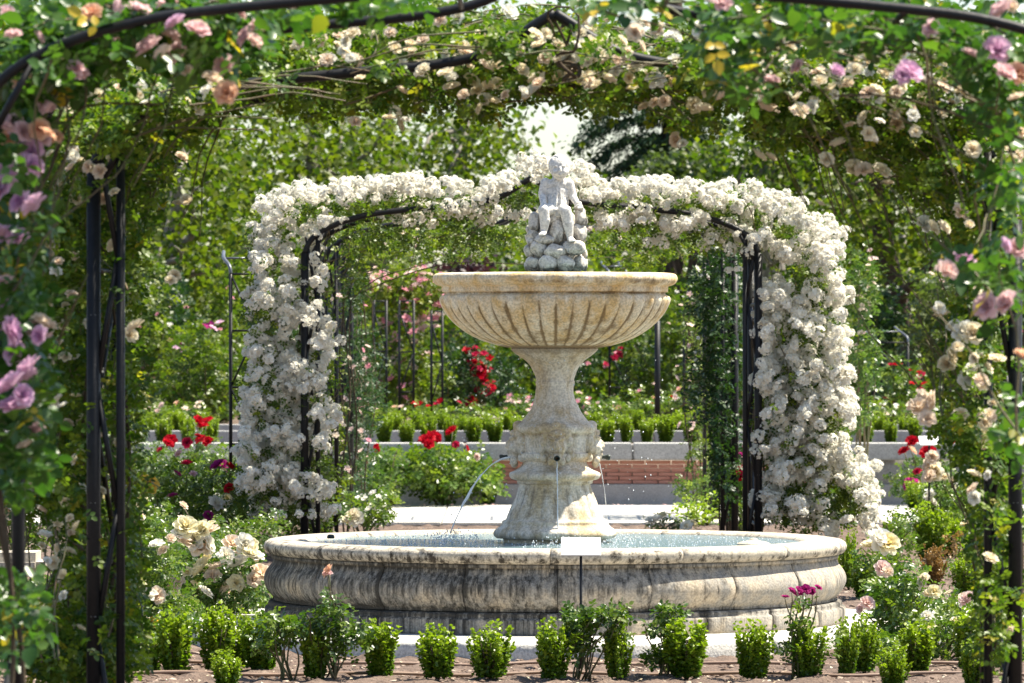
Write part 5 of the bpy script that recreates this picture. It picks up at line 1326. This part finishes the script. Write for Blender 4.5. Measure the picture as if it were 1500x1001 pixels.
bush('low spreading leafy roses left of the right box row', 1300, 830, [(1300, 790, 30, 26, .8), (1325, 770, 24, 24, .8), (1335, 800, 20, 20, .5)], .5, .026, 60, auto=[([(1305, 770, 34, 30)], 2.5, ['palepink', 'white'], 12, 'low')], colshift=.1)
bush('thin dry straw coloured shrub in the right bed', 1410, 835, [(1405, 800, 26, 20), (1415, 815, 20, 16)], .2, .02, 60, mat='dry', name='dry_shrub', cat='shrub')
bush('leafy rose behind the right box shrubs', 1440, 850, [(1440, 820, 30, 26), (1400, 835, 30, 20, .6)], .4, .024, 60, colshift=.12)
# front plants before the basin
bush('young rose with a single peach bloom in front of the left of the basin', 484, 1000, [(470, 910, 26, 24, .5), (500, 910, 26, 30, .5), (484, 880, 14, 24, .4), (520, 930, 30, 24, .5), (440, 915, 26, 20, .4), (490, 950, 30, 26, .5)], .12, .026, 65, [(483, 838, 26, 'peach'), (480, 842, 18, 'dusty')], stems=12)
bush('rose with small magenta blooms in front of the right of the basin', 1172, 998, [(1170, 915, 18, 26, .6), (1180, 885, 14, 14, .4), (1210, 940, 22, 22, .5), (1160, 950, 24, 20, .5)], .12, .024, 65, [(1150, 876, 14, 'magenta'), (1160, 868, 15, 'magenta'), (1170, 865, 16, 'magenta'), (1180, 864, 16, 'magenta'), (1190, 866, 14, 'magenta'), (1198, 862, 14, 'magenta'), (1176, 869, 14, 'magenta')], stems=9)
bush('leafy rose without blooms just right of the plaque', 852, 1000, [(845, 905, 22, 18), (870, 900, 20, 16), (850, 940, 26, 26, .6), (905, 900, 22, 12), (900, 925, 20, 16, .6), (840, 925, 20, 20)], .12, .026, 85, stems=12)
bush('small leafy rose without blooms in front of the right half of the basin', 975, 998, [(980, 895, 20, 16), (970, 920, 26, 14), (985, 945, 22, 22, .6), (960, 965, 18, 14)], .12, .026, 80, stems=9)
bush('low leafy rose at the foot of the front left box shrubs', 420, 1000, [(420, 925, 34, 26, .8), (390, 940, 22, 24, .6), (400, 905, 20, 16, .5)], .15, .026, 65, stems=9)
# raised bed planting behind the wall
bush('low peach and pink roses in the raised bed left', 250, 600, [(250, 605, 70, 14)], .5, .035, 90, auto=[([(250, 597, 60, 8)], 26, ['peach', 'creampink', 'palepink'], 12, 'low')], D=57, z=.6, colshift=.15)
bush('low red and pink roses in the raised bed left of the pedestal', 640, 600, [(600, 605, 60, 14), (680, 605, 60, 14)], .5, .035, 90, auto=[([(645, 592, 40, 6)], 26, ['red', 'crimson'], 12, 'low'), ([(580, 598, 40, 8)], 16, ['creampink', 'palepink', 'peach'], 11, 'low')], D=57, z=.6, colshift=.15)
bush('mass of pale pink roses in the raised bed beside the pedestal', 770, 610, [(770, 600, 50, 24), (850, 600, 40, 24)], .6, .035, 80, auto=[([(765, 590, 44, 18), (850, 595, 40, 20)], 22, ['palepink', 'palepink', 'pink'], 11, 'low')], D=58, z=.6)
bush('pink and orange flowered bush in the raised bed right of the pedestal', 930, 610, [(900, 600, 40, 22), (960, 595, 50, 22), (1010, 590, 40, 30)], .6, .035, 80, auto=[([(900, 598, 30, 12), (965, 580, 50, 24), (1010, 560, 40, 40)], 7, ['palepink', 'peach', 'red', 'pink'], 10, 'low')], D=58, z=.6, colshift=.1)
bush('low white flowered roses in the raised bed at the right', 1300, 610, [(1280, 605, 50, 16), (1360, 600, 50, 18)], .6, .035, 90, auto=[([(1280, 600, 50, 14), (1350, 605, 50, 16)], 18, ['white', 'palepink', 'creampink'], 10, 'low')], D=57, z=.6, colshift=.15)
bush('dark red climbing rose on a far support at the right', 1318, 615, [(1320, 560, 34, 40), (1310, 590, 30, 20)], .5, .04, 80, auto=[([(1320, 540, 30, 12), (1335, 560, 26, 20), (1290, 585, 24, 14), (1310, 600, 26, 6)], 12, ['crimson', 'red'], 14, 'low')], D=59, z=.6)
bush('crimson climbing rose under the left of the fountain bowl', 705, 620, [(700, 550, 28, 60), (690, 500, 20, 30, .6)], .5, .04, 80, auto=[([(695, 520, 16, 18), (705, 545, 16, 30), (712, 570, 12, 22), (690, 590, 18, 10)], 48, ['crimson', 'red'], 15, 'low')], D=60, z=.6, mat='leaf_dark')
bush('tall pink climbing rose left of the fountain bowl', 590, 620, [(560, 430, 34, 40), (600, 420, 50, 40), (650, 430, 30, 30, .6), (580, 520, 50, 60, .8), (620, 560, 50, 50, .7), (550, 580, 34, 40, .7)], .8, .045, 85,
     auto=[([(560, 410, 24, 20), (620, 405, 30, 16), (655, 430, 18, 16)], 60, ['palepink', 'pink'], 11, 'low'), ([(590, 500, 60, 90), (610, 450, 40, 40)], 7, ['pink', 'pink', 'palepink'], 19, 'low')], D=60, z=.6, mat='leaf_rambler', colshift=.1)
bush('purple wisteria-like climber beyond the left trellis', 300, 620, [(290, 520, 50, 50), (260, 580, 50, 40), (320, 560, 30, 50)], .8, .045, 70, auto=[([(300, 480, 34, 10), (262, 520, 10, 34)], 12, ['lilac', 'magenta'], 13, 'low')], D=60, z=.6, mat='leaf_rambler')
bush('pale green feathery shrub at the right behind the wall', 1380, 620, [(1390, 430, 60, 50), (1360, 500, 50, 50, .8), (1420, 500, 50, 60)], 1.0, .05, 70, auto=[([(1380, 410, 50, 20)], 8, ['palepink', 'creampink'], 9, 'low')], D=62, z=.6, mat='leaf_grey', name='shrub', cat='shrub')
bush('pink rambler hanging at the right behind the white arch', 1262, 640, [(1262, 420, 26, 60), (1265, 520, 26, 60), (1250, 600, 24, 40)], .6, .04, 80, auto=[([(1270, 400, 14, 40), (1268, 450, 12, 30), (1258, 500, 14, 30)], 26, ['palepink', 'creampink'], 10, 'low')], D=50, z=.0)
bush('green climber with small white blooms right of the bowl', 1000, 620, [(990, 470, 36, 60), (1000, 560, 40, 50), (940, 560, 34, 50, .8), (930, 490, 30, 40, .7)], .8, .045, 80, auto=[([(1000, 500, 34, 80)], 6, ['palepink', 'white'], 9, 'low'), ([(905, 530, 20, 30)], 10, ['crimson', 'pink'], 13, 'low')], D=61, z=.6, mat='leaf_rambler')
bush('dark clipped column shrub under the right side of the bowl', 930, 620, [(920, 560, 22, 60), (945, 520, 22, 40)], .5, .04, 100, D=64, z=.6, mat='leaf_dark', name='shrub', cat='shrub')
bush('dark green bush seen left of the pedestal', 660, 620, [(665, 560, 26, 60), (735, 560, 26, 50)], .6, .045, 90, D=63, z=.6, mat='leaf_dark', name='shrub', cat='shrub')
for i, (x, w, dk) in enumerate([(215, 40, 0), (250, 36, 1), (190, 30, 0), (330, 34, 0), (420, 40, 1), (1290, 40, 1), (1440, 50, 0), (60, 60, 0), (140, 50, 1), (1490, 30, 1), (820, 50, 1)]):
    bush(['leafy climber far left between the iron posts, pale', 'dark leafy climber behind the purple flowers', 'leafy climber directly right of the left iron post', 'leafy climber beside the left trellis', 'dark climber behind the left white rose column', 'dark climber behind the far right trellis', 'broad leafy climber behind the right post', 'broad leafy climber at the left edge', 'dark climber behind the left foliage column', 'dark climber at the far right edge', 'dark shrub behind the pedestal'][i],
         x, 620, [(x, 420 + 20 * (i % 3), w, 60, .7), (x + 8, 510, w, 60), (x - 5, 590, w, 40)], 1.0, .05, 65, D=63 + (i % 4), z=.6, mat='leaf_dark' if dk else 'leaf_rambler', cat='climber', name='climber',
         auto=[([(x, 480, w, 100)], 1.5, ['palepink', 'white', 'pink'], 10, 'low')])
bush('dense leafy rose filling the bed left of the iron posts', 130, 870, [(140, 800, 60, 70), (110, 720, 60, 60, .8), (190, 860, 50, 40), (150, 660, 40, 40, .6)], .6, .027, 80, auto=[([(160, 760, 50, 100)], 3.0, ['creampink', 'pale_yellow', 'cream', 'yellow'], 17, 'rose')])
bush('leafy rose between the yellow bloom and the basin', 370, 900, [(350, 890, 50, 24), (380, 880, 30, 20), (240, 850, 60, 40, .8)], .4, .025, 80, auto=[([(330, 880, 50, 20)], 6, ['creampink', 'pale_yellow', 'white'], 19, 'rose')])
bush('leafy rose low between the right box shrubs', 1400, 800, [(1390, 770, 60, 26), (1430, 800, 40, 26, .8), (1340, 790, 30, 20, .6)], .5, .027, 70, auto=[([(1400, 770, 50, 24)], 3.5, ['cream', 'white'], 15, 'rose')], colshift=.1)
bush('leafy rose at the right corner of the platform', 1300, 930, [(1275, 915, 26, 24, .8), (1390, 930, 40, 20, .8), (1450, 940, 36, 30)], .4, .024, 70, colshift=.1)
bush('wide rose bush of cream and yellow blooms behind the left front box row', 150, 985, [(150, 930, 50, 50), (200, 940, 40, 36), (90, 960, 50, 36), (270, 920, 50, 24, .8)], .35, .024, 80, auto=[([(160, 920, 60, 44), (90, 930, 40, 30)], 3.2, ['yellow', 'pale_yellow', 'cream', 'white'], 20, 'rose')])
bush('wide leafy rose bush filling the bed right of the platform', 1380, 975, [(1375, 930, 50, 34), (1440, 920, 36, 34), (1290, 945, 34, 30), (1480, 950, 30, 34)], .35, .024, 70, auto=[([(1400, 910, 60, 30)], 3.0, ['cream', 'palepink', 'white'], 20, 'rose')], colshift=.08)
bush('leafy rose bush with white blooms in the middle of the right bed', 1420, 770, [(1400, 730, 50, 30, .8), (1450, 750, 40, 30)], .5, .03, 70, auto=[([(1410, 730, 50, 26)], 4, ['cream', 'white', 'pale_yellow'], 15, 'rose')])
# fallen petals and low ground cover near the path
def petals():
    n = 700
    c = np.stack([RNG.uniform(-2.6, 2.6, n), RNG.uniform(50.9, 51.9, n), np.full(n, .012)], 1)
    V, F, C = leaves(c, .03, simple=True, nup=3, droop=0)
    o = obj('fallen_petals', mesh_np('fallen_petals', V, F, PET['dusty'], False, C)); set_props(o, 'fallen pink petals on the soil along the wall', 'petals', kind='stuff')
    n = 260
    c = np.stack([RNG.uniform(-2.6, 2.6, n), RNG.uniform(24.2, 26.8, n), np.full(n, .03)], 1)
    V, F, C = leaves(c, .02, simple=True, nup=3, droop=0)
    o = obj('fallen_petals', mesh_np('fallen_petals', V, F, PET['cream'], False, C)); set_props(o, 'fallen cream petals and dry leaves on the front bed', 'petals', kind='stuff')
petals()

# ------------------------------------------------------------------ trees behind the garden
def tree(label, x, D, h, trunk_r, blobs, per, leafsize, mat='leaf_tree', bark='bark', depth=3.0, lean=0.0, clump=14, spread=.22, forks=7, colshift=0.0, cat='tree', name='broadleaf_tree'):
    base = np.array([(x - 750) * D / FPX, D, 0.0])
    root = empty(name, base, label, cat)
    top = np.array([lean, 0, h * .55])
    G = Geo()
    p = cane_path((0, 0, 0), top, 0, .12, 14)
    V, F = tube(p, np.linspace(trunk_r, trunk_r * .55, 14), 10); G.add(V, F)
    pts = blob_points(blobs, per * 1.55, D - depth, D + depth)
    for i in range(forks):
        t = pts[RNG.integers(0, len(pts))] - base
        s = p[RNG.integers(6, 13)]
        V, F = tube(cane_path(s, t, .1, .15, 10), np.linspace(trunk_r * .4, trunk_r * .08, 10), 7); G.add(V, F)
    obj('trunk', G.mesh('trunk', M[bark], True), root)
    q = clumped(pts, clump, spread)
    ccol = np.repeat(np.clip(RNG.beta(2, 2.2, len(pts)) + colshift, 0, 1), clump)
    col = np.clip(ccol * .65 + RNG.beta(2, 2, len(q)) * .35, 0, 1)
    V, F, C = leaves(q, leafsize * 1.42, col=col, simple=True, nup=.5, droop=.5, width=1.1)
    set_props(obj('crown', mesh_np('crown', V - base, F, M[mat], False, C), root), kind='stuff')
    return root
tree('broad leafy tree filling the upper left with pale trunks', 150, 72, 9, .20, [(60, 150, 150, 130), (160, 300, 120, 100), (60, 380, 120, 100), (250, 220, 100, 100, .8), (40, 10, 150, 80, .6)], 9, .085, clump=12)
tree('leafy tree with a pale trunk left of the white arch', 225, 68, 9, .14, [(300, 250, 100, 90), (250, 380, 90, 90), (340, 330, 60, 80, .8), (200, 470, 80, 60)], 9, .08, lean=.3, clump=12)
tree('leafy tree with a thin pale trunk above the left shoulder of the white arch', 470, 76, 10, .12, [(430, 210, 100, 80), (520, 230, 90, 70), (400, 120, 90, 60, .6), (480, 300, 120, 40)], 9, .085, lean=-.1, clump=12)
tree('pale leafy tree above the middle of the white arch', 640, 80, 11, .15, [(620, 230, 90, 60), (700, 215, 70, 60), (560, 140, 80, 50, .5), (660, 150, 60, 50, .5), (640, 300, 130, 40), (760, 130, 50, 50, .4), (740, 220, 40, 40, .8)], 9, .085, lean=.6, clump=12)
tree('small leafy tree right behind the statue', 790, 78, 3.5, .10, [(800, 300, 80, 50), (850, 262, 26, 18, .7), (870, 320, 80, 40)], 9, .08, clump=12)
tree('dark green broad tree behind the right shoulder of the white arch', 1120, 72, 10, .2, [(1090, 240, 70, 60), (1140, 300, 80, 70), (1200, 260, 80, 70), (1100, 180, 40, 40, .7), (1250, 330, 70, 70), (1180, 180, 80, 60)], 10, .08, clump=12, colshift=-.05)
tree('dark tree with a leaning brown trunk at the upper right', 1345, 66, 8, .16, [(1330, 250, 90, 60), (1270, 300, 70, 60), (1420, 250, 90, 70), (1400, 160, 120, 80), (1450, 330, 70, 40, .8), (1290, 380, 60, 50, .8)], 10, .075, bark='bark_dark', lean=-.6, clump=12, colshift=-.05)
tree('leafy tree at the far right edge behind the arch', 1470, 76, 10, .2, [(1480, 180, 90, 120), (1460, 350, 80, 90), (1420, 60, 120, 80, .5), (1300, 80, 110, 70, .5)], 9, .085, clump=12)
tree('pale green tree glimpsed through the right arch gap', 1320, 84, 6, .1, [(1320, 420, 60, 40), (1340, 480, 60, 40), (1280, 470, 60, 50)], 10, .09, clump=12, colshift=.25)
tree('purple-leaved tree seen inside the arch left of the bowl', 690, 74, 5, .12, [(680, 400, 34, 20), (640, 420, 26, 20), (700, 420, 34, 30)], 26, .07, mat='leaf_purple', clump=10, spread=.14, depth=1.0)
tree('tall airy tree high above the near arch, centre left', 560, 92, 14, .2, [(560, 20, 180, 60, .6), (400, 40, 150, 60, .6), (700, 60, 100, 50, .35)], 7, .095, clump=12)
tree('airy tree high above the near arch, right', 1130, 92, 14, .2, [(1130, 60, 90, 70, .6), (1250, 60, 120, 70, .6), (1090, 100, 30, 60, .4)], 7, .095, clump=12)
tree('low leafy tree in the gap under the white arch', 560, 80, 6, .12, [(520, 410, 60, 50), (600, 440, 60, 50), (560, 500, 80, 50), (480, 480, 60, 60)], 11, .08, clump=12)
tree('low leafy tree behind the bowl and pedestal', 850, 82, 6, .12, [(800, 440, 100, 50), (900, 420, 70, 40), (960, 430, 60, 50), (880, 500, 90, 50), (760, 520, 80, 50)], 11, .08, clump=12)
tree('low leafy tree right of the pedestal under the arch', 1040, 80, 6, .12, [(1030, 420, 60, 50), (1090, 450, 60, 60), (1020, 510, 70, 50), (1120, 540, 70, 60)], 11, .08, clump=12)
# blossom sprays / sun-bleached stems: pale extra trunks
for i, (x, D, lean, lb) in enumerate([(455, 86, .2, 'slender pale tree far behind the left of the white arch'), (212, 70, .25, 'slender pale tree right of the left iron posts'), (522, 84, -.2, 'second slender pale tree far behind the white arch')]):
    tree(lb, x, D, 12, .11, [(x, 130, 60, 60, .5), (x + 30, 200, 50, 50, .4)], 8, .085, lean=lean, clump=10, forks=4)

def conifer():
    D = 78.0
    base = np.array([(985 - 750) * D / FPX, D, 0.0])
    root = empty('cedar_tree', base, 'dark cedar with drooping layered branches against the sky right of the statue', 'tree')
    G = Geo()
    p = cane_path((0, 0, 0), (0, 0, 8), 0, .05, 16); V, F = tube(p, np.linspace(.22, .1, 16), 10); G.add(V, F)
    pts, dirs, cols = [], [], []
    branches = []
    # hand-laid boughs: tip pixel positions (x, y) and root pixel y on trunk x=985
    for (tx, ty, ry) in [(848, 214, 175), (870, 238, 205), (862, 185, 150), (895, 262, 235), (880, 150, 115), (905, 130, 95), (1050, 150, 120), (1060, 190, 165), (1045, 225, 200), (930, 245, 215), (1020, 250, 230), (955, 175, 145), (1010, 200, 175), (880, 110, 80), (1060, 120, 85)]:
        a = P(985, ry, D) - base; b = P(tx, ty, D + random.uniform(-1.5, 1.5)) - base
        path = cane_path(a, b, .18, .04, 26)
        V, F = tube(path, np.linspace(.045, .01, 26), 6); G.add(V, F)
        for i, q in enumerate(path[3:]):
            t = i / 23
            for s in range(12):
                side = RNG.normal() * (.20 * (1 - .4 * t) + .05)
                off = np.array([RNG.normal() * .08, side * 2.2, -abs(RNG.normal()) * .075 - .01 + .05])
                pt = q + off
                dr = np.array([np.sign(b[0] - a[0]) * .7, RNG.normal() * .5, -.75])
                for m in range(5):
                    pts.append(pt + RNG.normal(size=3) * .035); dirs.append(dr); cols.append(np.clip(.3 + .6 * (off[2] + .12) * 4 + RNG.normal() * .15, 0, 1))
    obj('trunk', G.mesh('trunk', M['bark_dark'], True), root)
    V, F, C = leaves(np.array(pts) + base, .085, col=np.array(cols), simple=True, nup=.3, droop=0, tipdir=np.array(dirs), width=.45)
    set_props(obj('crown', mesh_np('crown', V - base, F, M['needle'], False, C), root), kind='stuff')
conifer()
tree('round dark grey-green pine behind the right part of the white arch', 1000, 74, 4.4, .12, [(960, 262, 26, 20), (990, 250, 30, 18), (1020, 258, 30, 22), (1045, 245, 22, 26), (1000, 285, 60, 22)], 46, .06, mat='leaf_grey', bark='bark_dark', depth=.9, clump=16, spread=.10, name='pine_tree', colshift=-.15)

# far wood that closes the view
def far_wood():
    G = []
    n = 9000
    x = RNG.uniform(-14, 14, n); y = RNG.uniform(96, 112, n)
    hgt = 3.6 + .9 * np.sin(x * .9) + .5 * np.sin(x * 2.3 + 1) - 1.0 * np.exp(-((x - 1.0) / 1.0) ** 2)
    z = hgt * RNG.uniform(0, 1, n)
    q = clumped(np.stack([x, y, z], 1), 8, .3)
    col = np.repeat(RNG.beta(2, 3, n), 8) * .8
    V, F, C = leaves(q, .17, col=col, simple=True, nup=.4, width=1.2)
    o = obj('far_wood', mesh_np('far_wood', V, F, M['leaf_tree'], False, C)); set_props(o, 'mass of distant leafy woodland closing the garden view', 'woodland', kind='stuff')
    n = 5200
    x = RNG.uniform(-9, 9, n); y = RNG.uniform(70, 76, n); z = .3 + 1.9 * RNG.uniform(0, 1, n) ** 1.2
    q = clumped(np.stack([x, y, z], 1), 8, .2)
    V, F, C = leaves(q, .10, col=np.repeat(RNG.beta(2, 3, n), 8), simple=True, nup=.4, width=1.2)
    o = obj('hedge', mesh_np('hedge', V, F, M['leaf_tree'], False, C)); set_props(o, 'dense green hedge at the back of the raised bed', 'hedge')
far_wood()
print('objects', len(bpy.data.objects), 'tris', sum(len(m.loops) - 2 * len(m.polygons) for m in bpy.data.meshes))
